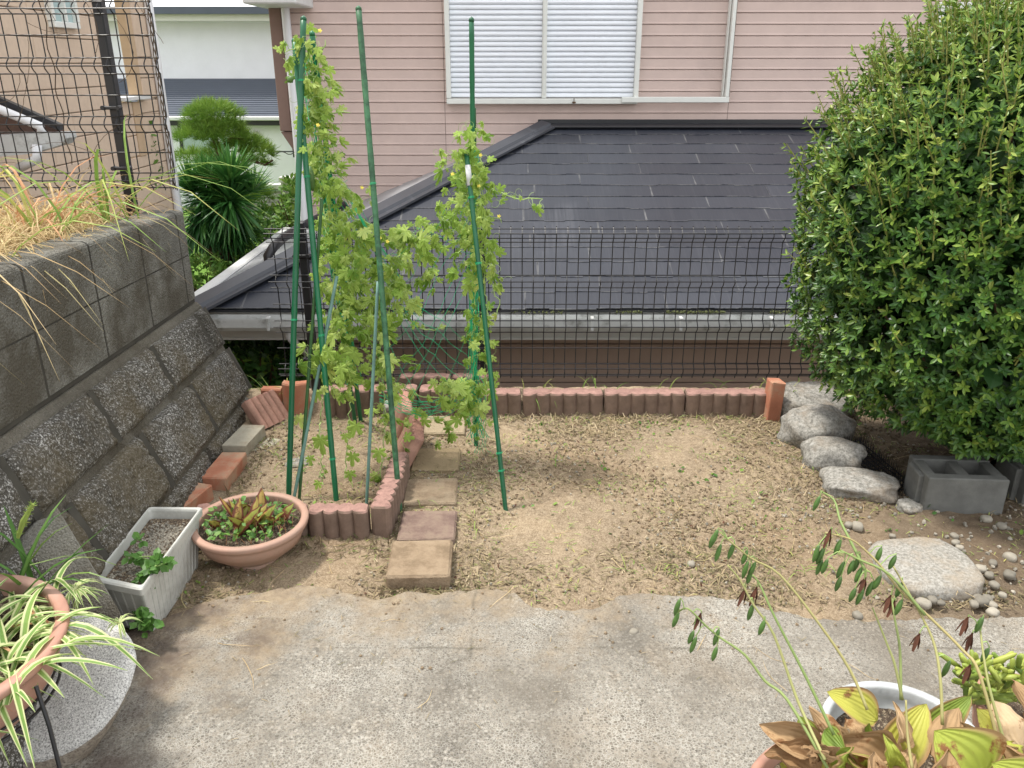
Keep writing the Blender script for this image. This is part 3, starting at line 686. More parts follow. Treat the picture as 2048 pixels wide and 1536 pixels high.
for xx in (a0, a1): sw.box((xx, HY - .04, (z0_ - .3 + z1_) / 2), (.04, .08, z1_ - z0_ + .25))
s_ = obj('small_window', sw, M['sashwhite'], H); q = MB(); q.box(((a0 + a1) / 2, HY - .02, (z0_ - .3 + z1_) / 2), (a1 - a0, .02, z1_ - z0_ + .28)); obj('window_pane', q, M['dark'], s_)
# slate lean-to roof (hipped at its left end)
RY0, RZ0, RY1, RZ1 = 5.1, at(1024, 618, Y=5.1).z, HY - .05, at(1024, 252, Y=HY - .05).z
XE = -2.07; XT = .26; XR = 4.6
sl_len = math.hypot(RY1 - RY0, RZ1 - RZ0); ncr = 15; nrm = Vector((0, -(RZ1 - RZ0), RY1 - RY0)).normalized()
rf = MB(); ex = sl_len / ncr
for c in range(ncr):
    f0, f1 = c / ncr, (c + 1) / ncr + .012
    x = -2.6 + (c % 2) * .455 + .15 * ((c * 7) % 3 - 1) * .3
    def pt(x, f, lift): return (x, RY0 + (RY1 - RY0) * f + nrm.y * lift, RZ0 + (RZ1 - RZ0) * f + nrm.z * lift)
    while x < XR:
        a, b = x + .0018, x + .91 - .0018
        hx0 = XE + (XT - XE) * f0; hx1 = XE + (XT - XE) * min(1, f1)
        a0, a1 = max(a, hx0), max(a, hx1)
        if b > hx0 + .01:
            b1 = max(b, a1 + .001); nseg = 6; V = []; L = []; st = 0
            for i in range(nseg + 1):
                t = i / nseg; xa = a0 + (b - a0) * t; xb = a1 + (b1 - a1) * t
                for s in (0, 1):
                    if s == 1 and i in (0, nseg): continue
                    if s == 1: st = random.choice((0, 0, .010, -.004))
                    dfy = st / sl_len
                    V += [pt(xa, f0 - dfy, .001), pt(xa, f0 - dfy, .0075), pt(xb, min(1, f1), .0015)]
                    q = (a0 if a0 > a else None)
                    lx = ((a0 + (b - a0) * t) - a) / (b - a) * 2 - 1
                    if hx0 > a and t == 0: lx = 0
                    L += [(lx, 0, 0), (lx, .04, 0), (lx, 1, 0)]
            nn = len(V) // 3; rr = random.random(); L = [(l[0], l[1], rr) for l in L]
            F = []
            for i in range(nn - 1): F += [(3 * i, 3 * i + 3, 3 * i + 4, 3 * i + 1), (3 * i + 1, 3 * i + 4, 3 * i + 5, 3 * i + 2)]
            # split near ends so that the worn joint line stays thin
            rf.add(V, F, L)
        x += .91
RF = empty('roof', (0, 0, 0), None, None); RF.parent = H; RF.location = Vector((0, RY0, RZ0)) - H.location
obj('slates', rf, M['slate'], RF)
dk = MB()
zback = RZ1
dk.add([(XE, RY0, RZ0 - .012), (XR, RY0, RZ0 - .012), (XR, RY1, RZ1 - .012), (XT, RY1, RZ1 - .012), (XE, RY1 + .4, RZ0 - .012)], [(0, 1, 2, 3), (0, 3, 4)])
obj('roof_deck', dk, M['capgrey'], RF)
# side slope slates
ss = MB(); ncs = 13
for c in range(ncs):
    f0, f1 = c / ncs, (c + 1) / ncs
    pa = Vector((XE + (XT - XE) * f0, RY0 + (RY1 - RY0) * f0, RZ0 + (RZ1 - RZ0) * f0 + .004)); pb = Vector((XE + (XT - XE) * f1, RY0 + (RY1 - RY0) * f1, RZ0 + (RZ1 - RZ0) * f1 - .002))
    ss.add([pa, (pa.x, RY1 + .4, pa.z), (pb.x, RY1 + .4, pb.z), pb], [(0, 3, 2, 1)], [(0, 0, .4), (0, 0, .4), (0, 1, .4), (0, 1, .4)])
obj('side_slates', ss, M['sideslate'], RF)
sg = MB(); sg.box((XE - .05, RY0 + 1.3, RZ0 - .01), (.09, 2.8, .06), bev=.01); obj('side_gutter', sg, M['white'], RF)
# hip cap and head flashing
A = Vector((XE - .02, RY0 - .02, RZ0 + .01)); B = Vector((XT, RY1, RZ1 + .01)); d = (B - A).normalized()
hc = MB(); sidew = Vector((1, -.9, 0)).normalized()
up = Vector((0, 0, 1))
p1 = Vector((d.x, d.y, 0)).normalized(); right = Vector((p1.y, -p1.x, 0))
for (w0, w1, h0, h1, mt) in ((0, .15, .036, .004, 0),):
    V = []
    for P_ in (A, B):
        V += [P_ + up * .04, P_ + right * .10 + up * .022, P_ + right * .115 + up * .0, P_ + right * .16 - up * .002, P_ + right * .16 - up * .02, P_ - right * .055 - up * .0, P_ - right * .055 - up * .03]
    n_ = 7; hc.add([tuple(v) for v in V], [(i, n_ + i, n_ + i + 1, i + 1) for i in (0, 1, 2, 3)] + [(5, n_ + 5, n_, 0), (6, n_ + 6, n_ + 5, 5)])
obj('hip_cap', hc, M['hipcap'], RF)
hf = MB(); hf.box(((XT + XR) / 2 + .04, RY1 - .045, RZ1 + .006), (XR - XT, .11, .016), Matrix.Rotation(R(12), 4, 'X'), bev=.003)
hf.box(((XT + XR) / 2, RY1 + .012, RZ1 + .03), (XR - XT + .06, .02, .05), bev=.003); obj('flashing', hf, M['metalblack'], RF)
# hose of black conduit climbing the hip (upper left of the roof)
# gutter, fascia, moss
gt = MB(); gy = RY0 - .06; gz = RZ0 - .035
prof = [(.05, .0), (.05, -.055), (.02, -.075), (-.035, -.075), (-.05, -.05), (-.052, .0), (-.058, .002), (-.058, -.012), (-.056, -.055), (-.038, -.082), (.022, -.082), (.056, -.058), (.056, 0)]
V = []
for x in (XE - .06, XR):
    for a, b in prof: V.append((x, gy + a, gz + b))
n_ = len(prof); gt.add(V, [(i, (i + 1) % n_, n_ + (i + 1) % n_, n_ + i) for i in range(n_)] + [list(range(n_))])
for px in (535, 690, 1185, 1363, 1545):
    x = X(px, 640, gy - .06); gt.box((x, gy - .062, gz - .035), (.018, .012, .075), bev=.002); gt.box((x, gy - .045, gz + .006), (.02, .05, .012), bev=.002)
obj('gutter', gt, M['gutter'], RF)
fa = MB(); fa.box(((XE + XR) / 2, RY0 + .035, RZ0 - .115), (XR - XE, .04, .19)); fa.box(((XE + XR) / 2, RY0 + .018, RZ0 - .205), (XR - XE, .02, .012)); fa.box((XE + .02, RY0 + 1.4, RZ0 - .115), (.04, 2.7, .19)); fa.box(((XE + XR) / 2, RY0 + .3, RZ0 - .2), (XR - XE - .1, .5, .02)); obj('fascia', fa, M['fascia'], RF)
drip = MB(); drip.box(((XE + XR) / 2, RY0 + .004, RZ0 - .012), (XR - XE, .03, .014)); obj('drip_edge', drip, M['metalblack'], RF)
ms = MB(); N = 900; xx = np.concatenate([rng.uniform(-1.0, 3.5, 500), rng.normal(1.3, .5, 400)]); keep = [noise.noise(Vector((x * 3, 0, 0))) > -.05 for x in xx]; xx = xx[keep]; N = len(xx)
ms.scatter(ROCK, np.stack([xx, RY0 - .012 + rng.uniform(-.008, .01, N), RZ0 - .016 + rng.uniform(-.006, .006, N)], 1), frames(unit(N), unit(N)), rng.uniform(.004, .009, N), rng.random(N)); obj('moss', ms, M['moss'], RF)
# lower wall under the eave
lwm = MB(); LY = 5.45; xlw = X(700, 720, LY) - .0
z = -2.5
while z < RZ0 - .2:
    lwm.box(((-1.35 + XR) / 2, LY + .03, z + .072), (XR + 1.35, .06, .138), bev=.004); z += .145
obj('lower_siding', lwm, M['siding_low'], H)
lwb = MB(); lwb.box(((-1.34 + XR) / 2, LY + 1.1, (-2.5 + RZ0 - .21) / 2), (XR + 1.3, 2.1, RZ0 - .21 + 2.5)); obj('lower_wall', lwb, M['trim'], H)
ld = MB(); a = at(578, 655, Y=RY0 - .02); ld.tube([a, a + Vector((.0, 0, -.06)), a + Vector((.02, .06, -.14)), a + Vector((.03, .2, -.22)), a + Vector((.03, .3, -.3)), a + Vector((.03, .3, -2.2))], .028, 12); obj('lower_downpipe', ld, M['whpipe'], H, smooth=True)
ch = MB(); a, b = at(535, 500, Y=5.9), at(600, 455, Y=6.5); ch.tube([a + Vector((0, 0, -.2)), a + Vector((0, 0, -.04)), a + Vector((.03, .05, .01)), a.lerp(b, .5) + Vector((0, 0, .01)), b, b + Vector((.3, .35, .12))], .035, 12); obj('drain_hose', ch, M['fence'], H, smooth=True)

# ================================================================ BEIGE HOUSE (left)
BX = -2.9
BH = empty('beige_house', (-4, 6, -2.5), 'beige sided house seen edge on behind the tall black fence', 'house')
def bz(py, Y): return at(200, py, Y=Y).z
b1 = MB(); b1.box((BX - 1.51, 5.15, .9), (2.98, 2.5, 6.8)); obj('wall', b1, M['groove'], BH)
b2 = MB()
def bricks(ya, yb, za, zb_, pitch=.152):
    z = za
    k = 0
    while z < zb_:
        y = ya - (.3 if k % 2 else 0)
        h = min(pitch - .006, zb_ - z)
        while y < yb:
            a, b = max(y + .003, ya), min(y + .9 - .003, yb)
            if b > a: b2.box((BX - .008, (a + b) / 2, z + h / 2), (.03, b - a, h), bev=.004)
            y += .9
        z += pitch; k += 1
bricks(3.9, 6.41, -2.0, 3.6)
gz_ = bz(192, 6.5); 
bricks(6.415, 7.18, -2.0, gz_ - .45); bricks(6.415, 6.62, gz_ - .45 + .01, gz_ - .05); bricks(6.75, 7.18, gz_ - .45 + .01, gz_ - .05); bricks(6.86, 7.18, gz_ - .03, 3.6)
obj('siding', b2, M['beige'], BH)
b3 = MB(); b3.box((BX - .09, 6.76, (-2 + gz_ - .47) / 2), (.13, .86, gz_ - .47 + 2)); b3.box((BX - .03, 7.02, .9), (.03, .33, 5.4)); obj('balcony_wall', b3, M['groove'], BH)
b4 = MB(); b4.box((BX - .005, 6.75, (gz_ + 3.6) / 2), (.07, .10, 3.6 - gz_), bev=.004); b4.box((BX - .05, 6.685, gz_ - .25), (.13, .12, .40), bev=.004); obj('column', b4, M['beige2'], BH)
b5 = MB(); b5.box((BX - .02, 6.65, gz_ - .02), (.15, .46, .03), bev=.004); obj('balcony_coping', b5, M['white'], BH)
b6 = MB(); b6.tube([(BX + .04, 7.13, z_) for z_ in (-2, 0, 1, 3.6)], .034, 12); obj('downpipe', b6, M['whpipe'], BH, smooth=True)
b7 = MB(); ya, yb = 5.62, 5.93; zw = bz(50, 5.75)
b7.box((BX + .02, (ya + yb) / 2, zw), (.06, yb - ya + .02, .035), bev=.003); b7.box((BX + .02, ya, zw + .45), (.06, .03, .86), bev=.003); b7.box((BX + .02, yb, zw + .45), (.06, .03, .86), bev=.003); b7.box((BX + .025, (ya + yb) / 2, zw + .45), (.05, .022, .86))
w_ = obj('window', b7, M['sashwhite'], BH); q = MB(); q.box((BX + .008, (ya + yb) / 2, zw + .45), (.02, yb - ya - .03, .86)); obj('pane', q, M['glass'], w_)
# porch roof corner, lower left
PO = empty('porch_roof', at(50, 300, Y=4.5), 'brown porch eave with white pipe and grey gutter beyond the tall fence', 'roof')
p = MB(); pl = [at(-200, 110, Y=4.5), at(0, 196, Y=4.5), at(121, 250, Y=4.5), at(119, 261, Y=4.5), at(0, 209, Y=4.5), at(-200, 128, Y=4.5)]; p.prism(pl, (0, .04, 0)); obj('verge_board', p, M['metalblack'], PO)
p = MB(); p.prism([at(-200, 131, Y=4.52), at(0, 212, Y=4.52), at(117, 262, Y=4.52), at(118, 268, Y=4.52), at(-200, 274, Y=4.52)], (0, .06, 0)); obj('eave_panel', p, M['brownroof'], PO)
p = MB(); p.prism([at(-200, 280, Y=4.4), at(128, 265, Y=4.4), at(131, 277, Y=4.4), at(122, 290, Y=4.4), at(60, 308, Y=4.4), at(-200, 330, Y=4.4)], (0, .12, 0)); obj('gutter', p, M['gutter'], PO)
p = MB(); p.tube([at(-60, 195, Y=4.42), at(0, 219, Y=4.42), at(60, 244, Y=4.42), at(80, 252, Y=4.42), at(84, 266, Y=4.42)], .022, 12); p.tube([at(74, 290, Y=4.36), at(74, 318, Y=4.36), at(40, 335, Y=4.4)], .024, 12); obj('drain_pipe', p, M['whpipe'], PO, smooth=True)

# ================================================================ WHITE HOUSE (behind)
WY = 14.0
WH = empty('white_house', (-6, WY, -2.5), 'white textured two storey house with navy lean to roof behind the pine', 'house')
xa, xb = X(150, 100, WY), X(760, 100, WY)
u = MB(); u.box(((xa + xb) / 2, WY + 1.5, (Z(42, WY) - 2.5) / 2), (xb - xa, 3, Z(42, WY) + 2.5)); obj('upper_wall', u, M['whitehouse'], WH)
zt_ = Z(40, WY); u = MB(); u.box(((xa + xb) / 2, WY + 1.4, zt_ + .02), (xb - xa + .3, 3.5, .09)); obj('cream_band', u, M['whfascia'], WH)
u = MB(); u.box(((xa + xb) / 2, WY + 1.4, zt_ + .065 + .05), (xb - xa + .5, 3.7, .1)); obj('parapet', u, M['navyroof'], WH)
lr = MB(); y1_, z1_ = WY, Z(157, WY); y0_, z0_ = 12.9, Z(232, 12.9); nr = 18
for i in range(nr):
    f0, f1 = i / nr, (i + 1) / nr; ya, za_, yb, zb_ = y0_ + (y1_ - y0_) * f0, z0_ + (z1_ - z0_) * f0, y0_ + (y1_ - y0_) * f1, z0_ + (z1_ - z0_) * f1
    lr.add([(xa, ya, za_ + .012), (xb, ya, za_ + .012), (xb, yb, zb_), (xa, yb, zb_), (xa, ya, za_ - .006), (xb, ya, za_ - .006)], [(0, 1, 2, 3), (4, 5, 1, 0)])
obj('lean_to_roof', lr, M['navyroof'], WH)
u = MB(); u.box(((xa + xb) / 2, 12.86, z0_ - .03), (xb - xa, .1, .06), bev=.01); obj('gutter', u, M['whpipe'], WH)
u = MB(); u.box(((xa + xb) / 2 - .4, 12.92, z0_ - .1), (xb - xa, .06, .07)); obj('gutter_shadow_board', u, M['metalblack'], WH)
u = MB(); u.box(((xa + xb) / 2, 13.6, (z0_ - .07 - 2.5) / 2), (xb - xa, 1.1, z0_ - .07 + 2.5)); obj('lower_wall', u, M['whitehouse'], WH)
u = MB(); a = at(512, 270, Y=13.03); u.tube([a, a + Vector((0, -.03, 0))], .055, 14); obj('vent', u, M['fascia'], WH)
u = MB(); a, b = at(358, 245, Y=13.03), at(425, 306, Y=13.03); u.box(((a.x + b.x) / 2, 13.03, (a.z + b.z) / 2), (b.x - a.x, .03, a.z - b.z)); w_ = obj('window', u, M['glass'], WH)
u = MB(); u.box((a.x, 13.01, (a.z + b.z) / 2), (.04, .04, a.z - b.z)); u.box(((a.x + b.x) / 2, 13.01, b.z), (b.x - a.x, .04, .04)); obj('window_frame', u, M['metalblack'], w_)
u = MB(); a, b = at(330, 303, Y=12.6), at(600, 303, Y=12.6); u.tube([a, b], .01, 5); u.tube([at(540 + i * 6, 306 + 3 * math.sin(i * 1.2), Y=12.6) for i in range(10)], .008, 4); obj('cable', u, M['fence'], WH)
u = MB(); x = X(586, 300, 12.9); u.box((x, 12.95, Z(300, 12.9)), (.03, .05, .22)); obj('bracket', u, M['metalblack'], WH)
SW = empty('stone_clad_wall', at(560, 430, Y=11), 'pale stone clad garden wall with grey cap beside the white house', 'wall')
u = MB(); zt2 = at(545, 372, Y=11).z; z = zt2 - .06; 
x0w, x1w = X(470, 400, 11), X(568, 400, 11)
k = 0
while z > -1.4:
    x = x0w
    while x < x1w: w = random.uniform(.18, .42); u.box(((x + min(x + w, x1w)) / 2, 11.05 - random.uniform(0, .02), z), (min(w, max(.02, x1w - x)) - .006, .1, .054), bev=.006); x += w
    z -= .06
zt3 = at(600, 355, Y=11).z; z = zt3 - .07
while z > -1.4:
    x = x1w
    while x < x1w + 1.1: w = random.uniform(.2, .4); u.box((x + w / 2, 10.95 - random.uniform(0, .02), z), (w - .006, .1, .054), bev=.006); x += w
    z -= .06
obj('stone_courses', u, M['stonewall'], SW)
u = MB(); u.box(((x0w + x1w) / 2, 11.02, zt2), (x1w - x0w, .18, .05)); u.box((x1w + .55, 10.93, zt3 - .01), (1.1, .18, .06)); obj('coping', u, M['fascia'], SW)

# ================================================================ MIDDLE GROUND PLANTS
def crown(mb, c, rad, N, size, T=LEAF, up=.3, var=(0, 1), shell=.55, nz=.35, jit=.9):
    d = unit(N); r_ = rng.uniform(shell, 1.0, N) ** .6
    f = np.array([1 + nz * noise.noise(Vector(tuple(v * 2.2)) + Vector(c)) + nz * .6 * noise.noise(Vector(tuple(v * 5.5)) + Vector(c)) for v in d])
    loc = np.array(c) + d * np.array(rad) * (r_ * f)[:, None]
    g = d + unit(N) * jit + np.array([0, 0, up]); n = np.tile([0, 0, 1.], (N, 1)) + d * .6 + unit(N) * .6
    mb.scatter(T, loc, frames(g, n), rng.uniform(size * .7, size * 1.25, N), np.clip(rng.uniform(var[0], var[1], N), 0, 1))
def pine_pads(e, pads):
    nd = MB()
    for (px, py, Y, rx, ry, rz, N) in pads:
        N = int(N * .62)
        c = at(px, py, Y=Y)
        tips = rng.normal(size=(N, 3)); tips /= np.linalg.norm(tips, axis=1, keepdims=True); tips[:, 2] = np.abs(tips[:, 2]) * 1.0 - .25
        loc = np.array(c) + tips * np.array([rx, ry, rz]) * rng.uniform(.65, 1.05, N)[:, None]
        for k in range(22):
            g = tips * .5 + unit(N) * .9 + np.array([0, 0, .75]); rn = np.clip(.45 + .35 * tips[:, 2] + rng.normal(0, .16, N), 0, 1)
            nd.scatter(BLADE_P, loc, frames(g, unit(N)), rng.uniform(.075, .125, N), rn)
    obj('needles', nd, M['pine'], e)
BLADE_P = t_blade(.018)
PN = empty('pine_tree', at(440, 520, Y=8.6), 'cloud pruned pine with rounded needle pads in front of the white house', 'tree')
pine_pads(PN, [(427, 232, 8.6, .27, .27, .16, 260), (428, 255, 8.6, .29, .27, .10, 150), (395, 275, 8.5, .24, .25, .10, 150), (450, 272, 8.6, .26, .25, .12, 150), (492, 288, 8.7, .17, .2, .10, 110), (518, 308, 8.7, .16, .2, .12, 110),
               (385, 320, 8.8, .26, .2, .12, 110), (500, 330, 8.8, .2, .2, .07, 60), (455, 300, 8.7, .2, .2, .08, 60), (505, 395, 9.0, .22, .25, .22, 180), (470, 400, 9.0, .2, .25, .2, 80)])
tk = MB(); tk.tube([at(470, 560, Y=8.6), at(458, 430, Y=8.6), at(448, 350, Y=8.6), at(440, 305, Y=8.6), at(430, 280, Y=8.6), at(428, 250, Y=8.6)], [.09, .07, .055, .045, .03, .02], 8)
tk.tube([at(448, 340, Y=8.6), at(480, 318, Y=8.6), at(505, 322, Y=8.6), at(530, 330, Y=8.6), at(546, 320, Y=8.6)], [.03, .025, .018, .012, .008], 6)
tk.tube([at(440, 300, Y=8.6), at(465, 275, Y=8.6), at(490, 280, Y=8.6)], [.025, .018, .01], 6)
obj('trunk', tk, M['bark'], PN, smooth=True)
YU = empty('yucca_tree', at(440, 560, Y=7.4), 'spiky dark green yucca with drooping old leaves beyond the wall end', 'tree')
yl = MB()
for (px, py, rr, N, sp) in ((415, 370, .33, 150, 1), (462, 365, .40, 170, 1), (385, 385, .33, 120, 1), (505, 385, .3, 60, .9), (440, 425, .42, 260, -1), (400, 440, .34, 160, -1), (470, 450, .32, 160, -1), (412, 400, .34, 200, 0), (462, 402, .36, 220, 0), (435, 380, .34, 160, 0)):
    c = at(px, py, Y=7.4 + random.uniform(-.15, .1))
    for k in range(N):
        th = random.uniform(0, 2 * math.pi); el = random.uniform(.15, 1.5) if sp > 0 else (random.uniform(-1.3, .3) if sp < 0 else random.uniform(-1.1, 1.2))
        d = Vector((math.cos(th) * math.cos(el), math.sin(th) * math.cos(el), math.sin(el))); L_ = rr * random.uniform(.7, 1.1)
        dn = Vector((0, 0, -1)); pts = [c + d * L_ * t + dn * (L_ * t * t * (.12 if sp > 0 else .22)) for t in (.05, .35, .7, 1)]
        yl.ribbon(pts, [.018, .026, .02, .002], rnd=min(1, max(0, random.gauss(.62 if sp > 0 else (.2 if sp < 0 else .42), .2))))
obj('leaves', yl, M['yucca'], YU)
tk = MB(); tk.tube([at(448, 600, Y=7.45), at(446, 545, Y=7.45), at(435, 500, Y=7.45), at(425, 440, Y=7.4)], [.07, .09, .13, .09], 10); obj('trunk', tk, M['bark'], YU, smooth=True)
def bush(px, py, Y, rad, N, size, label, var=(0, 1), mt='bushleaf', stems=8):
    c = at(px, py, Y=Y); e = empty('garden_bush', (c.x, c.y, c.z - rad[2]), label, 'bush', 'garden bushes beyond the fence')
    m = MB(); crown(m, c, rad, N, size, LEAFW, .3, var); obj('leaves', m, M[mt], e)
    t = MB()
    for k in range(stems):
        p = Vector((c.x + random.uniform(-.3, .3) * rad[0], c.y, c.z - rad[2] * 1.3)); q = c + Vector((random.uniform(-.8, .8) * rad[0], random.uniform(-.6, .6) * rad[1], random.uniform(0, .7) * rad[2])); t.tube([p, p.lerp(q, .5) + Vector((.03, 0, 0)), q], [.012, .009, .004], 5)
    obj('stems', t, M['bark'], e)
bush(505, 500, 7.6, (.28, .3, .32), 1500, .05, 'loose green bush right of the yucca above the grey roof hip')
bush(545, 450, 8.6, (.22, .3, .2), 900, .055, 'pale green bush below the stone clad wall', (.3, 1))
bush(592, 440, 8.2, (.14, .3, .42), 900, .055, 'tall light green bush beside the white downpipe', (.3, 1))
bush(400, 560, 7.0, (.24, .3, .2), 1000, .045, 'low bright green bush at the end of the retaining wall', (.3, 1))
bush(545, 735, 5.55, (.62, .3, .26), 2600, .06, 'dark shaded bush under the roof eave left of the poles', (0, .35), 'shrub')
bush(470, 575, 6.7, (.2, .2, .2), 500, .05, 'sparse bush against the roof hip with bare stems', (.2, .9), stems=16)
bush(262, 330, 6.9, (.2, .2, .5), 700, .05, 'narrow dark green bush behind the beige house column', (.0, .6))

# ================================================================ UPPER TERRACE GRASS
def grass(name, spots, m, label, L=(.2, .4), w=.008, droop=(.3, .9), n=18, lean=(0, 0), kind=None, cat='grass', spread=.05, group=None, rn=None, twist=.25):
    mb = MB()
    for (x, y, z) in spots:
        for k in range(n):
            th = random.uniform(0, 6.28); l = random.uniform(*L); dr = random.uniform(*droop)
            b = Vector((x + random.gauss(0, spread), y + random.gauss(0, spread), z)); d = Vector((math.cos(th) * .5 + lean[0], math.sin(th) * .5 + lean[1], 1)).normalized()
            hz = Vector((d.x, d.y, 0)); hz = hz.normalized() if hz.length > 0 else Vector((1, 0, 0))
            tw = random.uniform(-twist, twist)
            pts = [b + d * l * t + hz * (l * dr * t * t * .6) + Vector((-hz.y, hz.x, 0)) * (tw * l * t * t) - Vector((0, 0, l * dr * t * t * t * .9)) for t in (0, .2, .4, .6, .8, 1)]
            mb.ribbon(pts, random.uniform(.6, 1.2) * w, rnd=rn() if rn else None)
    if kind: return obj(name, mb, m, kind=kind, label=label, cat=cat)
    return obj(name, mb, m, label=label, cat=cat, group=group)
spots = []
for k in range(120):
    Y = random.uniform(1.2, 3.55); w0 = wp(Y, -random.uniform(.14, .8), -.03); spots.append(tuple(w0))
grass('dry_grass', spots, M['drygrass'], 'tangled dry straw grass covering the ground above the block wall', (.08, .22), .0045, (.2, 1.6), 34, kind='stuff')
spots = [tuple(wp(random.uniform(1.5, 3.5), -random.uniform(.10, .2), -.02)) for k in range(22)]
grass('dry_grass', spots, M['drygrass'], 'long straw blades drooping over the front of the block wall', (.10, .24), .006, (1.0, 2.8), 2, (.45, -.1), kind='stuff', twist=1.4)
for i, (Y, ox, lab, mt, L_, n_, w_) in enumerate(((2.9, -.22, 'tall yellow green grass tuft left of the black fence post', 'greengrass', (.35, .6), 16, .012), (3.25, -.2, 'arching green grass tuft at the wall end hanging toward the yucca', 'greengrass', (.45, .75), 13, .012),
                                  (3.0, -.35, 'reddish dry grass tuft in front of the fence post', 'redgrass', (.3, .5), 16, .010), (2.25, -.3, 'green grass tuft at the left frame edge above the wall', 'greengrass', (.35, .65), 12, .012),
                                  (3.35, -.4, 'straw coloured tall tuft behind the reddish one', 'drygrass', (.25, .45), 26, .007))):
    grass('grass_tuft', [tuple(wp(Y, ox, -.03))], M[mt], lab, L_, w_, (.35, 1.0), n_, (.3, -.05), cat='grass tuft', group='grass tufts above the block wall', spread=.06)
mb = MB(); N = 260; pts = np.array([tuple(wp(random.uniform(1.4, 2.1), -random.uniform(.13, .45), random.uniform(-.02, .06))) for k in range(N)])
mb.scatter(LEAFW, pts, frames(unit(N) + np.array([.3, 0, .6]), np.tile([0, 0, 1.], (N, 1)) + unit(N) * .5), rng.uniform(.02, .04, N), rng.random(N)); obj('weeds', mb, M['bushleaf'], kind='stuff', label='small green weeds among the dry grass at the left frame edge', cat='weeds')

# ================================================================ EDGING, BRICKS, PAVERS
def scallop(name, c, w, th, h, rot, m, label, lobes=5, group='scalloped concrete edging blocks', tilt=0, cat='edging block', z0=-.03, rollx=0):
    """block with a lobed plan along its local x"""
    mb = MB(); n = lobes * 10; front, back = [], []
    for i in range(n + 1):
        t = i / n; s = abs(math.sin(math.pi * t * lobes)) ** .6
        front.append((-w / 2 + w * t, -th / 2 - .015 * s + .009)); back.append((-w / 2 + w * t, th / 2 + .015 * s - .009))
    poly = front + back[::-1]; m_ = len(poly); V = []; lev = [z0, h * .5, h - .006, h]
    Rz = Matrix.Rotation(rot, 3, 'Z') @ Matrix.Rotation(tilt, 3, 'Y') @ Matrix.Rotation(rollx, 3, 'X')
    for li, zz_ in enumerate(lev):
        sh = .004 if li == 3 else 0
        for (x, y) in poly:
            jit_ = noise.noise(Vector((x * 40 + c[0] * 9, y * 40, zz_ * 30 + c[1]))) * .0015
            q = Rz @ Vector((x * (1 - sh * 2 / w), y * (1 - sh * 2 / th) + jit_, zz_ + (jit_ * 1.5 if li == 3 else 0))); V.append((q.x + c[0], q.y + c[1], q.z + c[2]))
    F = [(l * m_ + i, l * m_ + (i + 1) % m_, (l + 1) * m_ + (i + 1) % m_, (l + 1) * m_ + i) for l in range(3) for i in range(m_)]
    F += [[3 * m_ + i for i in range(m_)]]
    for i in range(n): pass
    mb.add(V, F)
    return obj(name, mb, m, label=label, cat=cat, group=group)
def gx(px, py, z=0.0): return at(px, py, z=z)
# front row
fy = 2.43
blkpx = [(622, 740, 'front row edging block right of the terracotta bowl'), (505, 618, 'front row edging block mostly hidden behind the terracotta bowl'), (398, 501, 'front row edging block between white planter and terracotta bowl')]
for a, b, lab in blkpx:
    xa, xb = at(a, 1060, Y=fy).x, at(b, 1060, Y=fy).x; scallop('edging_block', ((xa + xb) / 2, fy, 0), xb - xa, .058, .108, random.uniform(-.02, .02), M['edging'], 'reddish scalloped ' + lab, 4)
scallop('edging_block', (-.435, 2.52, 0), .215, .058, .118, R(86), M['edging'], 'reddish scalloped edging block turned lengthwise at the bed corner beside the pavers', 5)
scallop('edging_block', (-.428, 2.745, 0), .215, .058, .11, R(90), M['edging'], 'second reddish scalloped block of the bed side, behind the corner block', 5)
scallop('ribbed_edging', (-.435, 3.02, .03), .26, .04, .13, R(97), M['ribbed'], 'pink ribbed edging block leaning over between bed and pavers', 7, 'leaning ribbed edging blocks', rollx=R(28))
scallop('ribbed_edging', (-.49, 3.25, .03), .24, .04, .13, R(100), M['ribbed'], 'second pink ribbed edging block leaning behind the first under the vine', 7, 'leaning ribbed edging blocks', rollx=R(18))
# back row
by = 3.47
for i, (a, b, lab) in enumerate(((1369, 1531, 'back edging block ending at the upright orange brick'), (1207, 1367, 'middle back edging block left of the brick end block'), (1045, 1205, 'back edging block just right of the near green pole'), (935, 1042, 'short back edging block behind the near green pole'),
                                (840, 932, 'back edging block under the vine right of the bed'), (745, 836, 'back edging block behind the bed below the net'), (650, 742, 'back edging block directly behind the bed poles'))):
    xa, xb = at(a, 800, Y=by).x, at(b, 800, Y=by).x; scallop('edging_block', ((xa + xb) / 2, by + random.uniform(-.004, .004), .005), xb - xa - .002, .075, .108 if i < 4 else .125, random.uniform(-.012, .012), M['edging'], 'weathered scalloped ' + lab, 6 if i < 3 else 4)
for i, (a, b, lab) in enumerate(((905, 1000, 'raised scalloped block of the rear tier near the fence post'), (800, 902, 'raised scalloped block of the rear tier below the net'))):
    xa, xb = at(a, 765, Y=3.56).x, at(b, 765, Y=3.56).x; scallop('edging_block', ((xa + xb) / 2, 3.565, .03), xb - xa - .002, .05, .125, 0, M['edging'], lab, 4)
def brick(c, size, rz, m, label, rx=0, ry=0, group='loose garden bricks', cat='brick', chip=.0012):
    mb = MB(); nn = 6; V = []; F = []
    mb.box((0, 0, 0), size, bev=.004)
    rot = Matrix.Rotation(rz, 3, 'Z') @ Matrix.Rotation(rx, 3, 'X') @ Matrix.Rotation(ry, 3, 'Y'); V = mb.V[0] + rng.normal(0, chip, mb.V[0].shape); mb.V[0] = V @ np.array(rot).T + np.array(c)
    return obj('brick', mb, m, label=label, cat=cat, group=group)
brick((-1.175, 2.60, .025), (.10, .21, .065), R(-14), M['orange'], 'orange brick nearest the white planter at the wall foot')
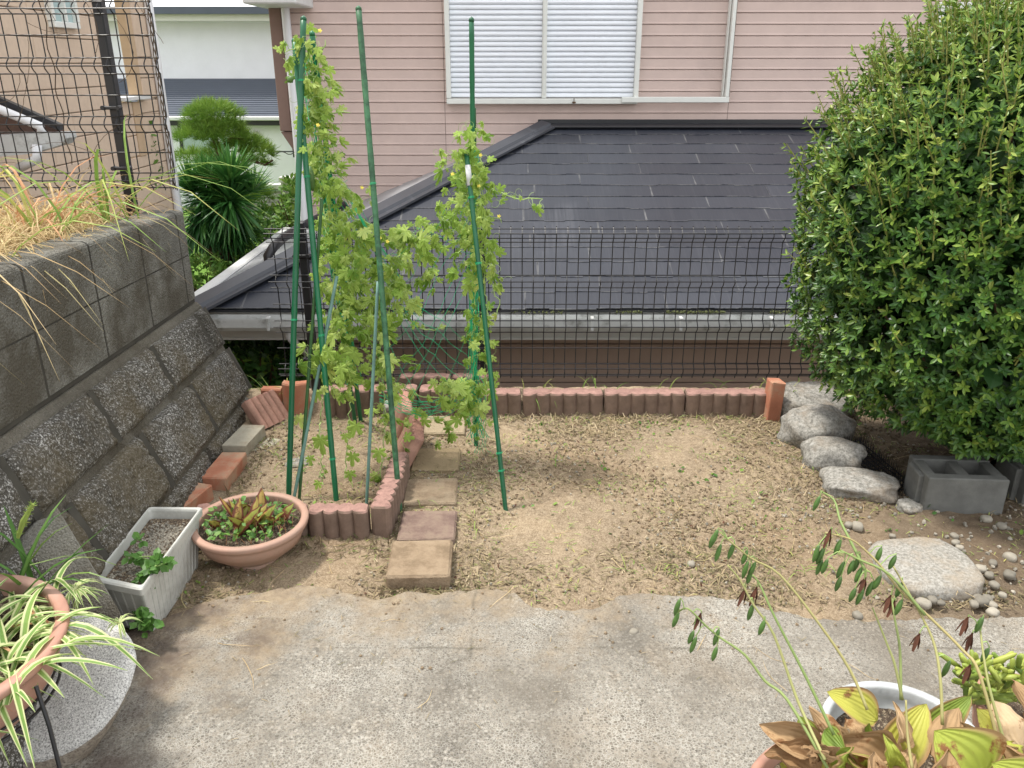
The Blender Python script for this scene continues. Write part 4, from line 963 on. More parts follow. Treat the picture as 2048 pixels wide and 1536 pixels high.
brick((-1.115, 2.86, .018), (.10, .22, .065), R(-3), M['orange'], 'orange brick in the middle of the row along the wall foot')
brick((-1.115, 3.12, .025), (.10, .21, .065), R(-6), M['greybrick'], 'pale grey stone brick beyond the orange ones at the wall foot')
brick((-1.03, 3.12, -.015), (.06, .14, .05), R(-14), M['greybrick'], 'small flat tan brick half sunk beside the pale grey brick')
scallop('ribbed_edging', (-1.07, 3.36, .02), .17, .05, .12, R(60), M['ribbed'], 'pink ribbed block leaning against the retaining wall foot', 5, 'leaning ribbed edging blocks', rollx=R(-38))
def tile(pxa, pxb, pyt, pyb, Y, label, curve):
    a, b = at(pxa, pyt, Y=Y), at(pxb, pyt, Y=Y); mb = MB(); n = 12; V = []; zb_ = -.03
    for k in range(n + 1):
        t = k / n; x = a.x + (b.x - a.x) * t; bl = math.sin(math.pi * t)
        for (dy, z) in ((-curve * bl, zb_), (-curve * bl, a.z + .02 * curve * 10 * bl - .006), (-curve * bl + .006, a.z + .02 * curve * 10 * bl), (-curve * bl + .045, a.z + .02 * curve * 10 * bl), (-curve * bl + .045, zb_)): V.append((x, Y + dy, z))
    F = [(k * 5 + i, (k + 1) * 5 + i, (k + 1) * 5 + i + 1, k * 5 + i + 1) for k in range(n) for i in range(4)] + [(4, 3, 2, 1, 0), tuple(n * 5 + i for i in range(5))]
    mb.add(V, F); return obj('clay_tile', mb, M['orange'], label=label, cat='clay tile', group='upright clay tiles')
tile(521, 561, 779, 840, 3.5, 'flat orange clay tile standing at the back left bed corner', .004)
tile(563, 612, 767, 840, 3.47, 'curved orange clay tile standing right of the flat one', .035)
bz_ = at(1548, 748, Y=3.42); brick((at(1549, 800, Y=3.40).x, 3.42, .06), (.062, .075, .245), R(6), M['orange'], 'upright orange brick standing at the right end of the back edging', ry=R(3), rx=R(-2))
# pavers
pav = [((772, 901, 1152), (783, 905, 1080), 'tan square paver at the concrete edge, nearest of the path', .045, 0), ((795, 911, 1078), (806, 910, 1024), 'dark reddish paver tilted just behind the nearest one', .03, 1), ((805, 914, 1006), (818, 912, 957), 'brown square paver in the middle of the path', .02, 2),
       ((822, 919, 938), (832, 916, 896), 'sandy paver with grass at the fourth place of the path', .018, 3), ((846, 930, 866), (856, 928, 834), 'pale farthest paver of the path below the vine', .018, 4)]
for (a, b, lab, zt_, mi) in pav:
    f0, f1, k0, k1 = at(a[0], a[2], z=zt_), at(a[1], a[2], z=zt_), at(b[0], b[2], z=zt_), at(b[1], b[2], z=zt_)
    w = (f1 - f0).length; cx = (f0 + f1 + k0 + k1) / 4; dpt = min(.205, ((k0 + k1) / 2 - (f0 + f1) / 2).length); rot = math.atan2(-(k0.x + k1.x - f0.x - f1.x), (k0.y + k1.y - f0.y - f1.y)) * .5
    mb = MB(); nn = 12
    mb.box((0, 0, 0), (w, max(dpt, .19), .055), bev=.006); V = mb.V[0] + rng.normal(0, .0008, mb.V[0].shape)
    rr = Matrix.Rotation(rot, 3, 'Z') @ Matrix.Rotation(R(random.uniform(-1.5, 1.5)), 3, 'Y') @ Matrix.Rotation(R(random.uniform(-1, 1)), 3, 'X')
    mb.V[0] = V @ np.array(rr).T + np.array((cx.x, (f0.y + f1.y) / 2 + max(dpt, .19) / 2, zt_ - .0275)); obj('paver', mb, M['paver'][mi], label=lab, cat='paver', group='square stepping pavers')
# concrete hollow block under the shrub
def hollow(c, rz, label):
    mb = MB(); w, d, h = .275, .19, .15; Rz = Matrix.Rotation(rz, 3, 'Z')
    def bb(cx, cy, cz, sx, sy, sz):
        q = Rz @ Vector((cx, cy, cz)); mb.box((c[0] + q.x, c[1] + q.y, c[2] + q.z), (sx, sy, sz), rz, bev=.004)
    t = .04
    bb(0, -d / 2 + t / 2, h / 2, w, t, h); bb(0, d / 2 - t / 2, h / 2, w, t, h)
    for k in (-w / 2 + t / 2, 0, w / 2 - t / 2): bb(k, 0, h / 2 - .001, t - .002, d - 2 * t + .002, h - .004)
    bb(-w / 2 - .0, 0, h / 2 - .002, .03, d * .55, h - .02)
    q = obj('hollow_block', mb, M['cblock'], label=label, cat='concrete block', group='hollow concrete blocks')
    return q
cb = at(1935, 1030, z=0); hollow((cb.x - .01, cb.y + .1, -.01), R(-4), 'grey hollow concrete block standing under the left part of the clipped shrub')
hollow((cb.x + .36, cb.y + .16, -.01), R(2), 'darker hollow concrete block at the right frame edge under the shrub')
# stones
def stone_px(x0, x1, y0, y1, h, m, label, seed, rot=0, rough=.14, group='field stones beside the shrub', flat=None, deep=None):
    b = at((x0 + x1) / 2, y1, z=0); t = at((x0 + x1) / 2, y0, z=h); w = (x1 - x0) / FPX * (b.y * CP + CAMH * SP) ; dpt = deep or max(.1, (t.y - b.y))
    return boulder('stone', ((b.x), b.y + dpt / 2, h * .35), (w, dpt, h * 1.3), m, label, 'stone', seed, group, rot, rough=rough, flat=flat)
stone_px(1566, 1720, 772, 850, .12, M['rock'], 'broad grey stone behind the others right of the upright brick', 3, deep=.30)
stone_px(1580, 1715, 818, 905, .14, M['rock'], 'rounded grey stone with brown patch, second of the row', 5, .1, deep=.24)
stone_px(1618, 1742, 878, 952, .11, M['rock'], 'angular grey stone third of the row beside the black spike mat', 9, -.25, deep=.18)
stone_px(1668, 1812, 938, 1008, .07, M['rock'], 'low flat grey stone nearest the hollow block', 12, -.25, deep=.19)
stone_px(1805, 1850, 1002, 1030, .03, M['rock'], 'small pale stone chip against the hollow block', 15, .3, deep=.08)
a = at(1862, 1190, z=.0); b = at(1862, 1082, z=.03)
boulder('stepping_stone', (at(1862, 1135, z=.03).x, (a.y + b.y) / 2 + .01, .0), (.305, .31, .10), M['rockpale'], 'flat round grey stepping stone in the soil at the right', 'stepping stone', 21, rough=.05, flat=.035)
boulder('stone', (at(788, 800, Y=3.4).x, 3.36, .05), (.09, .08, .12), M['rock'], 'small upright pinkish stone beside the net at the back edging', 'stone', 31)
boulder('flat_stone', (-.86, 2.98, .0), (.1, .09, .02), M['rock'], 'small flat stone lying on the bed soil behind the poles', 'stone', 33)
# big granite disc lower left
gc = at(112, 1362, z=.15)
GS = empty('granite_stone', (gc.x, gc.y, 0), 'large round flat topped granite stone under the spider plant pot', 'stone')
mb = MB(); n = 72; V = []; rings = 14; 
def rad(k): a = 2 * math.pi * k / n; return .176 * (1 + .04 * noise.noise(Vector((math.cos(a) * 1.4, math.sin(a) * 1.4, 2))) + .01 * noise.noise(Vector((math.cos(a) * 7, math.sin(a) * 7, 2))))
tiltm = Matrix.Rotation(R(-5), 3, 'Y') @ Matrix.Rotation(R(29), 3, 'X')
def ring(mb, lst):
    V = []
    for (f, z) in lst:
        for k in range(n):
            a = 2 * math.pi * k / n; p = Vector((math.cos(a) * rad(k) * f * 1.02, math.sin(a) * rad(k) * f, z + .003 * noise.noise(Vector((math.cos(a) * f * 8, math.sin(a) * f * 8, z * 20))) )); q = tiltm @ p; V.append((q.x + gc.x + min(0, z + .012) * .5, q.y + gc.y + min(0, z + .012) * .45, q.z + .145))
    mb.add(V, [(i * n + k, i * n + (k + 1) % n, (i + 1) * n + (k + 1) % n, (i + 1) * n + k) for i in range(len(lst) - 1) for k in range(n)])
ring(mb, [(.985, -.012), (.97, -.003), (.93, .002), (.8, .005), (.6, .006), (.4, .006), (.2, .007), (.001, .007)]); obj('top_face', mb, M['granite'], GS, smooth=True)
mb = MB(); ring(mb, [(.4, -.26), (.66, -.23), (.84, -.17), (.95, -.10), (1.0, -.045), (.985, -.012)]); obj('rough_side', mb, M['granite_side'], GS, smooth=True)
# pebbles: larger ones one by one
pbl = [(1715, 1053, 14), (1698, 1050, 10), (1909, 1072, 9), (1919, 1095, 8), (1911, 1085, 9), (1973, 1038, 12), (2003, 1052, 11), (2020, 1114, 13), (1986, 1126, 9), (1960, 1138, 12), (1978, 1150, 10), (2019, 1150, 13), (1988, 1170, 10), (1846, 1207, 14), (1865, 1200, 10), (1963, 1203, 14),
       (1948, 1208, 9), (1985, 1210, 9), (1985, 1225, 12), (1715, 1231, 10), (1267, 1265, 9), (1797, 1128, 7), (1382, 1128, 9), (1955, 1195, 9), (1975, 1197, 10), (2005, 1190, 8), (1882, 1206, 8), (1785, 1072, 7)]
for i, (px, py, s) in enumerate(pbl):
    p = at(px, py, z=.012); k = s / FPX * 2.6
    boulder('pebble', (p.x, p.y, .012), (k * 2, k * 1.7, k * 1.3), M['pebble'], 'small pale rounded river pebble lying on the soil or slab', 'pebble', 100 + i, 'pale river pebbles', random.random() * 3, 7, .1)

# ================================================================ SOIL LITTER
def litter(name, N, T, size, m, box, kind, label, cat, flatn=.25, z=.004, dens=None, rn=None, aniso=None):
    x = rng.uniform(box[0], box[1], N * 3); y = rng.uniform(box[2], box[3], N * 3)
    k = np.array([(dens(a, b) if dens else noise.noise(Vector((a * 2.3, b * 2.3, 1))) * 1.6 + .55) > random.random() for a, b in zip(x, y)]); x, y = x[k][:N], y[k][:N]; n_ = len(x)
    zz_ = np.array([soil_h(a, b) for a, b in zip(x, y)]) + z + rng.uniform(0, z, n_)
    g = unit(n_); g[:, 2] *= flatn; nn = np.tile([0, 0, 1.], (n_, 1)) + unit(n_) * flatn
    S = rng.uniform(size[0], size[1], n_) if aniso is None else rng.uniform(size[0], size[1], n_)[:, None] * (np.array(aniso) * rng.uniform(.7, 1.3, (n_, 3)))
    mb = MB(); mb.scatter(T, np.stack([x, y, zz_], 1), frames(g, nn), S, rng.random(n_) if rn is None else np.clip(rn(n_), 0, 1)); return obj(name, mb, M[m], kind=kind, label=label, cat=cat)
SB = (-1.05, 1.9, 2.05, 3.45)
litter('grass_clippings', 6500, BLADE, (.010, .032), 'clip', SB, 'stuff', 'dry and green grass clippings scattered over the soil', 'clippings')
litter('grass_clippings', 2200, BLADE, (.014, .045), 'clip', (-1.0, 1.9, 2.03, 2.35), 'stuff', 'dense grass clippings along the concrete edge', 'clippings', rn=lambda n: rng.uniform(0, .7, n))
litter('grass_clippings', 2200, BLADE, (.014, .045), 'clip', (-.1, 1.5, 3.2, 3.44), 'stuff', 'straw clippings lying in front of the back edging', 'clippings', .5, rn=lambda n: rng.uniform(.2, 1, n))
litter('soil_crumbs', 4200, ROCK, (.002, .0075), 'soil', SB, 'stuff', 'crumbs of dry earth', 'soil', 1, .002)
litter('gravel', 1100, ROCK, (.002, .006), 'pebble', SB, 'stuff', 'fine gravel grains in the soil', 'gravel', 1, .002)
litter('gravel', 330, ROCK, (.003, .009), 'pebble', (.95, 2.0, 2.05, 2.75), 'stuff', 'gravel in the dark soil around the flat stone', 'gravel', 1, .002, dens=lambda a, b: .15 + (a - .95) * .8)
litter('grass_clippings', 6500, BLADE, (.008, .026), 'darkclip', SB, 'stuff', 'dark rotting grass bits scattered over the soil', 'clippings')
litter('leaf_crumbs', 350, LEAF, (.008, .02), 'podry', SB, 'stuff', 'crumbled brown leaves on the soil', 'leaf litter', .4)
litter('grass_clippings', 2500, BLADE, (.010, .03), 'greengrass', SB, 'stuff', 'freshly cut green grass bits on the soil', 'clippings', dens=lambda a, b: noise.noise(Vector((a * 4, b * 4, 7))) * 1.8 + .35)
for bx__ in ((-.95, -.40, 2.28, 2.40), (-.40, -.10, 2.08, 2.14), (-.16, -.08, 2.14, 3.3), (-.42, -.38, 2.4, 3.2), (.9, 1.25, 2.6, 3.3), (-1.06, -1.0, 2.5, 3.2), (-.1, 1.3, 3.37, 3.43)):
    litter('grass_clippings', int(260 + 2600 * (bx__[1] - bx__[0]) * (bx__[3] - bx__[2])), BLADE, (.012, .04), 'darkclip' if bx__[0] < -.3 else 'clip', bx__, 'stuff', 'clippings and dirt gathered against the edging and pavers', 'clippings', .6, dens=lambda a, b: .8)
litter('green_sprouts', 700, LEAFW, (.01, .022), 'bushleaf', SB, 'stuff', 'tiny green weed sprouts in the soil', 'weeds', .8, dens=lambda a, b: (noise.noise(Vector((a * 5, b * 5, 9))) > .28) * 1.0)
mb = MB()
for k in range(150):
    x, y = random.uniform(-.95, 1.6), random.choice((random.uniform(1.6, 3.4), random.uniform(2.15, 3.42), random.uniform(2.15, 3.42))); a = random.uniform(0, 6.28); w = random.uniform(-.12, .12); L_ = random.uniform(.05, .17); pts = []; z0s = soil_h(x, y) + .006 if y > 2.15 else .018
    for i in range(8): pts.append((x, y, z0s + .003 * math.sin(i + k))); a += w; x += math.cos(a) * L_ / 8; y += math.sin(a) * L_ / 8
    mb.ribbon(pts, .0016, nrm=Vector((-math.sin(a), math.cos(a), 0)))
obj('straw', mb, M['drygrass'], kind='stuff', label='long loose straws lying on soil and concrete', cat='straw')
# a thin scatter over the slab
BL2 = t_blade(.03); mb = MB(); N = 420; x = rng.uniform(-1.1, 1.6, N); y = 2.1 - np.abs(rng.normal(0, .28, N)); g_ = unit(N); g_[:, 2] *= .05
mb.scatter(BL2, np.stack([x, y, np.full(N, .018)], 1), frames(g_, np.tile([0, 0, 1.], (N, 1))), rng.uniform(.008, .032, N), rng.random(N) * .8); obj('grass_clippings', mb, M['clip'], kind='stuff', label='stray clippings blown over the concrete', cat='clippings')
mb = MB(); N = 130; x = rng.uniform(-1.0, 1.6, N); y = 2.12 - np.abs(rng.normal(0, .2, N)); mb.scatter(ROCK, np.stack([x, y, np.full(N, .016)], 1), frames(unit(N), unit(N)), rng.uniform(.002, .006, N), rng.random(N)); obj('gravel', mb, M['soil'], kind='stuff', label='crumbs of soil spilled on the concrete', cat='gravel')
# weeds along the edging and bed
sp = [(at(px, 770, Y=3.53).x, 3.53, .07) for px in (1070, 1110, 1180, 1225, 1330, 1400, 1440, 1520, 1580, 1590, 1620)]
grass('weeds', sp, M['greengrass'], 'sparse green weeds and straws sprouting behind the back edging', (.06, .14), .005, (.2, 1.4), 5, kind='stuff', spread=.03, cat='weeds')
sp = [(random.uniform(-1.05, -.5), random.uniform(2.5, 3.4), .0) for k in range(22)] + [(random.uniform(-.4, -.1), random.uniform(2.4, 3.2), 0) for k in range(14)] + [(random.uniform(.0, 1.3), random.choice((3.40, 3.36, 2.2, random.uniform(2.2, 3.3))), 0) for k in range(30)]
grass('weeds', sp, M['greengrass'], 'thin green grass blades sprouting from the bed and soil', (.025, .075), .003, (.4, 1.8), 5, kind='stuff', spread=.02, cat='weeds')
sp = [(at(px, 760, Y=3.56).x, 3.56, .03) for px in (530, 545, 560, 575, 590)]
grass('weeds', sp, M['greengrass'], 'upright green grass shoots behind the clay tiles', (.08, .20), .007, (.1, .6), 4, kind='stuff', spread=.02, cat='weeds')

# ================================================================ CLIPPED SHRUB
SC = Vector((1.97, 3.03, .93)); SA = Vector((.875, .68, .80))
SH = empty('clipped_shrub', (SC.x, SC.y, 0), 'big rounded clipped evergreen shrub with glossy leaves at the right', 'shrub')
def sup(d, e=2.7):
    s = (abs(d[0]) ** e + abs(d[1]) ** e + abs(d[2]) ** e) ** (1 / e); v = Vector(d)
    s *= 1 + .09 * max(0, d[2]) * (abs(d[0]) > 0) * abs(d[0]) / .7
    k = 1 + .06 * noise.noise(v * 2.3 + Vector((4, 1, 2))) + .05 * noise.noise(v * 6) 
    return k / s
sh = MB(); tw = MB(); st = MB()
NB = 6800; D = unit(int(NB * 1.9)); D = D[(D[:, 1] < .45) & (D[:, 0] < .75)][:NB]
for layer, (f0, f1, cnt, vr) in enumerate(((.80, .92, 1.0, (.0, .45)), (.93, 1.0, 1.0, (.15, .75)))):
    for d in D:
        dd = Vector(d) + Vector((random.gauss(0, .02), random.gauss(0, .02), random.gauss(0, .02)))
        s = sup(dd) * random.uniform(f0, f1); p = np.array((SC.x + dd.x * s * SA.x, SC.y + dd.y * s * SA.y, SC.z + dd.z * s * SA.z))
        if layer == 0 and random.random() < .35: continue
        gax = np.array((dd.x * .9, dd.y * .9, dd.z * .7 + .55)); gax /= np.linalg.norm(gax)
        k = random.randint(4, 6); a = np.random.uniform(0, 6.28) if False else random.uniform(0, 6.28)
        t1 = np.cross(gax, (0, 0, 1.)); t1 /= np.linalg.norm(t1) + 1e-6; t2 = np.cross(gax, t1)
        an = a + np.arange(k) * 2 * math.pi / k + rng.normal(0, .25, k); spd = rng.uniform(.7, 1.5, k)
        g_ = gax[None] + (np.cos(an)[:, None] * t1 + np.sin(an)[:, None] * t2) * spd[:, None]
        lum = (vr[0] + (vr[1] - vr[0]) * random.random()) + .10 * max(0, -dd.x) + .22 * max(0, dd.z)  # sunlit top and left side painted in as lighter leaf tone
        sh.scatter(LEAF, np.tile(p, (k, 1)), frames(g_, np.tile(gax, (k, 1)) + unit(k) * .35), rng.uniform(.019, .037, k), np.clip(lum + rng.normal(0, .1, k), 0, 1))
# protruding young shoots
for q in range(3600):
    d = Vector(unit(1)[0])
    if d.y > .45 or d.x > .7 or d.z < -.45: continue
    if random.random() > .12 + .75 * max(0, d.z + .25): continue
    s = sup(d) * .93; p = Vector((SC.x + d.x * s * SA.x, SC.y + d.y * s * SA.y, SC.z + d.z * s * SA.z))
    L_ = random.uniform(.07, .15) * (1 + .4 * max(0, d.z)); g = (Vector((d.x * .7, d.y * .6, max(d.z, 0) * .6 + .8)) + Vector(unit(1)[0]) * .3).normalized()
    pts = [p, p + g * L_ * .5, p + g * L_ + Vector((0, 0, .01))]; st.tube(pts, [.0028, .0024, .0012], 5)
    for t in np.linspace(.2, 1.0, 7):
        b = p + g * L_ * t; k = 3 if t > .9 else 2; g_ = np.array(g)[None] * .9 + unit(k) * .9
        sh.scatter(LEAF, np.tile(np.array(b), (k, 1)), frames(g_, np.tile(np.array(g), (k, 1)) + unit(k) * .3), rng.uniform(.017, .032, k), np.clip(rng.normal(.80, .14, k), 0, 1))
obj('leaves', sh, M['shrub'], SH); obj('young_shoots', st, M['shoot'], SH)
for k in range(70):
    d = Vector(unit(1)[0]); 
    if d.y > .5: d.y *= -1
    s = sup(d) * .9; b = Vector((SC.x + random.gauss(0, .06), SC.y + random.gauss(0, .06), .0)); e_ = Vector((SC.x + d.x * s * SA.x, SC.y + d.y * s * SA.y, SC.z + d.z * s * SA.z)); m_ = b.lerp(e_, .5) + Vector((random.gauss(0, .05), random.gauss(0, .05), -.1 + .2 * random.random()))
    tw.tube([b, b.lerp(m_, .5) + Vector((0, 0, .06)), m_, m_.lerp(e_, .6), e_], [.014, .011, .008, .005, .003], 5)
obj('branches', tw, M['bark'], SH)
core = MB(); N = 9500; d = unit(N); pts = []
for v in d:
    s = sup(v) * random.uniform(.5, .88); pts.append((SC.x + v[0] * s * SA.x, SC.y + v[1] * s * SA.y, SC.z + v[2] * s * SA.z))
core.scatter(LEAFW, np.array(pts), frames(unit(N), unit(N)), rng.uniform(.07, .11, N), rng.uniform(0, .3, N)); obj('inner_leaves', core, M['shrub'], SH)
# spike mat
sm = MB(); m0, m1 = at(1700, 872, z=.10), at(1835, 985, z=.02); dv = (m1 - m0); pr = Vector((-dv.y, dv.x, 0)).normalized()
E_ = empty('spike_mat', m0.lerp(m1, .5), 'black plastic spike mat between the stones and the shrub', 'spike mat')
for i in range(36):
    for j in range(6):
        b = m0 + dv * (i / 35) + pr * (-.055 + .022 * j) * -1 + Vector((random.gauss(0, .001), 0, -.03 + .008 * math.sin(i * .5))); sm.tube([b, b + Vector((random.gauss(0, .002), random.gauss(0, .002), .032))], [.0018, .0006], 4)
obj('spikes', sm, M['fence'], E_)
sm = MB()
for j in range(6): sm.tube([m0 + pr * (.055 - .022 * j) + Vector((0, 0, -.03)), m1 + pr * (.055 - .022 * j) + Vector((0, 0, -.03))], .0025, 4)
for i in range(18): b = m0 + dv * (i / 17) + Vector((0, 0, -.03)); sm.tube([b + pr * .056, b - pr * .056], .0022, 4)
obj('mat_grid', sm, M['fence'], E_)

# ================================================================ POLES
def pole(p0, p1, r_, m, label, name='garden_pole', cat='garden pole', group='green plant support poles', tip=True, knots=0, tube_n=10):
    e = empty(name, p0, label, cat, group); mb = MB(); d = (p1 - p0); n = max(2, int(d.length / .045)); pts = []; rad_ = []
    base = p0 - d.normalized() * .06
    for i in range(n + 1):
        t = i / n; w = 1 + (.05 * math.sin(i * 2.4)); pts.append(base.lerp(p1, t)); rad_.append(r_ * w * (1.16 if knots and i % knots == 0 else 1))
    mb.tube(pts, rad_, tube_n); obj('shaft', mb, m, e, smooth=True)
    if tip:
        c = MB(); u = d.normalized(); c.tube([p1 - u * .008, p1, p1 + u * .003, p1 + u * .008], [r_ * 1.04, r_ * 1.04, r_ * .8, r_ * .15], tube_n); obj('cap', c, m, e, smooth=True)
    return e
def G(px, py): return at(px, py, z=0.0)
P = {}
P['a'] = (G(577, 1005), at(607, 36, Y=2.97)); P['b'] = (G(673, 1005), at(589, 80, Y=2.99)); P['c'] = (G(800, 1022), at(717, 16, Y=2.95)); P['d'] = (G(952, 890), at(943, 38, Y=3.02)); P['e'] = (G(1012, 1026), at(933, 308, Y=2.93))
P['f'] = (at(721, 838, Y=3.38), at(624, 66, Y=3.03)); P['g'] = (at(709, 838, Y=3.36), at(640, 330, Y=3.05))
pole(*P['a'], .0100, M['pole'], 'bright green pole leftmost in the bed, nearly upright'); pole(*P['b'], .0098, M['pole'], 'green pole leaning left across the leftmost one, foot in the middle of the bed')
pole(*P['c'], .0098, M['poleold'], 'weathered mossy green pole, tallest, leaning with its foot beside the pavers'); pole(*P['d'], .0088, M['pole'], 'slim upright green pole in front of the white shutters'); pole(*P['e'], .0085, M['pole'], 'dark green pole with a silver label, foot alone in the bare soil')
pole(*P['f'], .0095, M['pole'], 'green pole leaning inside the vine, foot at the back of the bed', tip=True); pole(*P['g'], .009, M['pole'], 'shorter green pole hidden in the vine next to the back leaning one')
pole(at(953, 870, Y=3.2), at(949, 216, Y=3.06), .006, M['bamboo'], 'thin dark stake behind the slim upright pole', 'plant_stake', 'plant stake', 'thin plant stakes', False)
pole(G(586, 1006), at(674, 552, Y=2.85), .0060, M['stakeblue'], 'bluish grey jointed stake slanting right beside the leftmost pole', 'plant_stake', 'plant stake', 'thin plant stakes', False, 5)
pole(G(598, 1004), at(644, 398, Y=2.9), .0058, M['bamboo'], 'dark green bamboo stake slanting right behind the bluish one', 'plant_stake', 'plant stake', 'thin plant stakes', False, 6)
pole(G(733, 1008), at(756, 563, Y=2.78), .0058, M['stakeblue'], 'teal stake standing left of the weathered pole', 'plant_stake', 'plant stake', 'thin plant stakes', False)
lb = MB(); q0, q1 = P['e'][1].lerp(P['e'][0], .03), P['e'][1].lerp(P['e'][0], .085); lb.tube([q0, q1], .0098, 12)
for o_ in bpy.data.objects:
    if o_.get('label', '').startswith('dark green pole with a silver'): obj('label_sleeve', lb, M['labelw'], o_, smooth=True)
POLE = {}
for k, lb_ in (('a', 'bright green pole left'), ('b', 'green pole leaning left'), ('c', 'weathered mossy'), ('e', 'dark green pole with')): POLE[k] = [o_ for o_ in bpy.data.objects if o_.get('label', '').startswith(lb_)][0]
for (k, t) in (('c', .33), ('e', .12), ('e', .83), ('e', .88), ('e', .30), ('a', .6), ('b', .28), ('b', .62), ('a', .12), ('b', .9)):
    p = P[k][0].lerp(P[k][1], 1 - t); u = (P[k][1] - P[k][0]).normalized(); a = u.orthogonal().normalized(); b = u.cross(a)
    tie = MB(); tie.tube([p + (a * math.cos(i * .7) + b * math.sin(i * .7)) * .0115 + u * i * .0004 for i in range(20)], .0008, 4); obj('tie_wire', tie, M['net'], POLE[k])

# ================================================================ NET
nt_ = MB()
def npt(s, t):
    # s across the net from the left pole cluster to the right upright pole, t from the top line to the bottom
    xs0 = 640 + 115 * t ** .8; xs1 = 945 + 8 * t
    px = xs0 + (xs1 - xs0) * s; sag = math.sin(math.pi * s)
    top = 250 + 130 * sag + 60 * s if False else 300 + (470 - 300) * min(1, s * 1.9) * (1 - max(0, s - .55) * 1.1); bot = 790 + 40 * sag
    py = top + (bot - top) * t + 12 * noise.noise(Vector((s * 5, t * 5, 3))); return at(px, py, Y=3.02 + .05 * math.sin(s * 5 + t * 3))
NS, NT = 11, 13
for i in range(-NT, NS + NT):
    for sgn in (1, -1):
        pts = []
        for j in range(NT * 2 + 1):
            s = (i + sgn * j / 2 + (0 if sgn > 0 else 0)) / NS; t = j / (NT * 2)
            if 0 <= s <= 1:
                q = npt(s, t) + Vector((.006 * noise.noise(Vector((i, j * .7, 1))), 0, .008 * noise.noise(Vector((i, j * .7, 5))))); pts.append(q)
        if len(pts) > 2 and random.random() < .42: nt_.tube(pts, .0009, 4)
for k in range(15):  # gathered strands along both columns
    a = random.uniform(-8, 10); pts = [at(944 + a + 5 * math.sin(j * .8 + k) + (j > 12) * random.uniform(-14, 24), 300 + j * 36, Y=3.03 + random.uniform(-.02, .02)) for j in range(17)]; nt_.tube(pts, .0012, 4)
    a = random.uniform(-12, 12); pts = [at(612 + a + j * 6.4 + 6 * math.sin(j * .9 + k), 110 + j * 44, Y=3.05 + random.uniform(-.03, .03)) for j in range(16)]; nt_.tube(pts, .0012, 4)
for k in range(9): pts = [at(760 + j * 18 + random.uniform(-3, 3), 770 + k * 4 + 34 * math.sin(j / 10 * 3.1) + random.uniform(-5, 5), Y=3.05) for j in range(11)]; nt_.tube(pts, .0012, 4)
for k in range(5): nt_.tube([at(948 + 5 * math.sin(j * 1.3 + k) + 8 * k * (j / 12), 800 + j * 9 + 4 * math.sin(j + k), Y=3.05) for j in range(13)], .0009, 4)
for k in range(7):
    x0, y0 = 648 + k * 14, 330 + k * 22; nt_.tube([at(x0 + j * (105 - k * 5) / 8, y0 + j * (150 - k * 8) / 8 + 6 * math.sin(j + k), Y=3.0) for j in range(9)], .0008, 4)
obj('plant_net', nt_, M['net'], label='bright green plastic plant net stretched and sagging between the poles', cat='plant net')

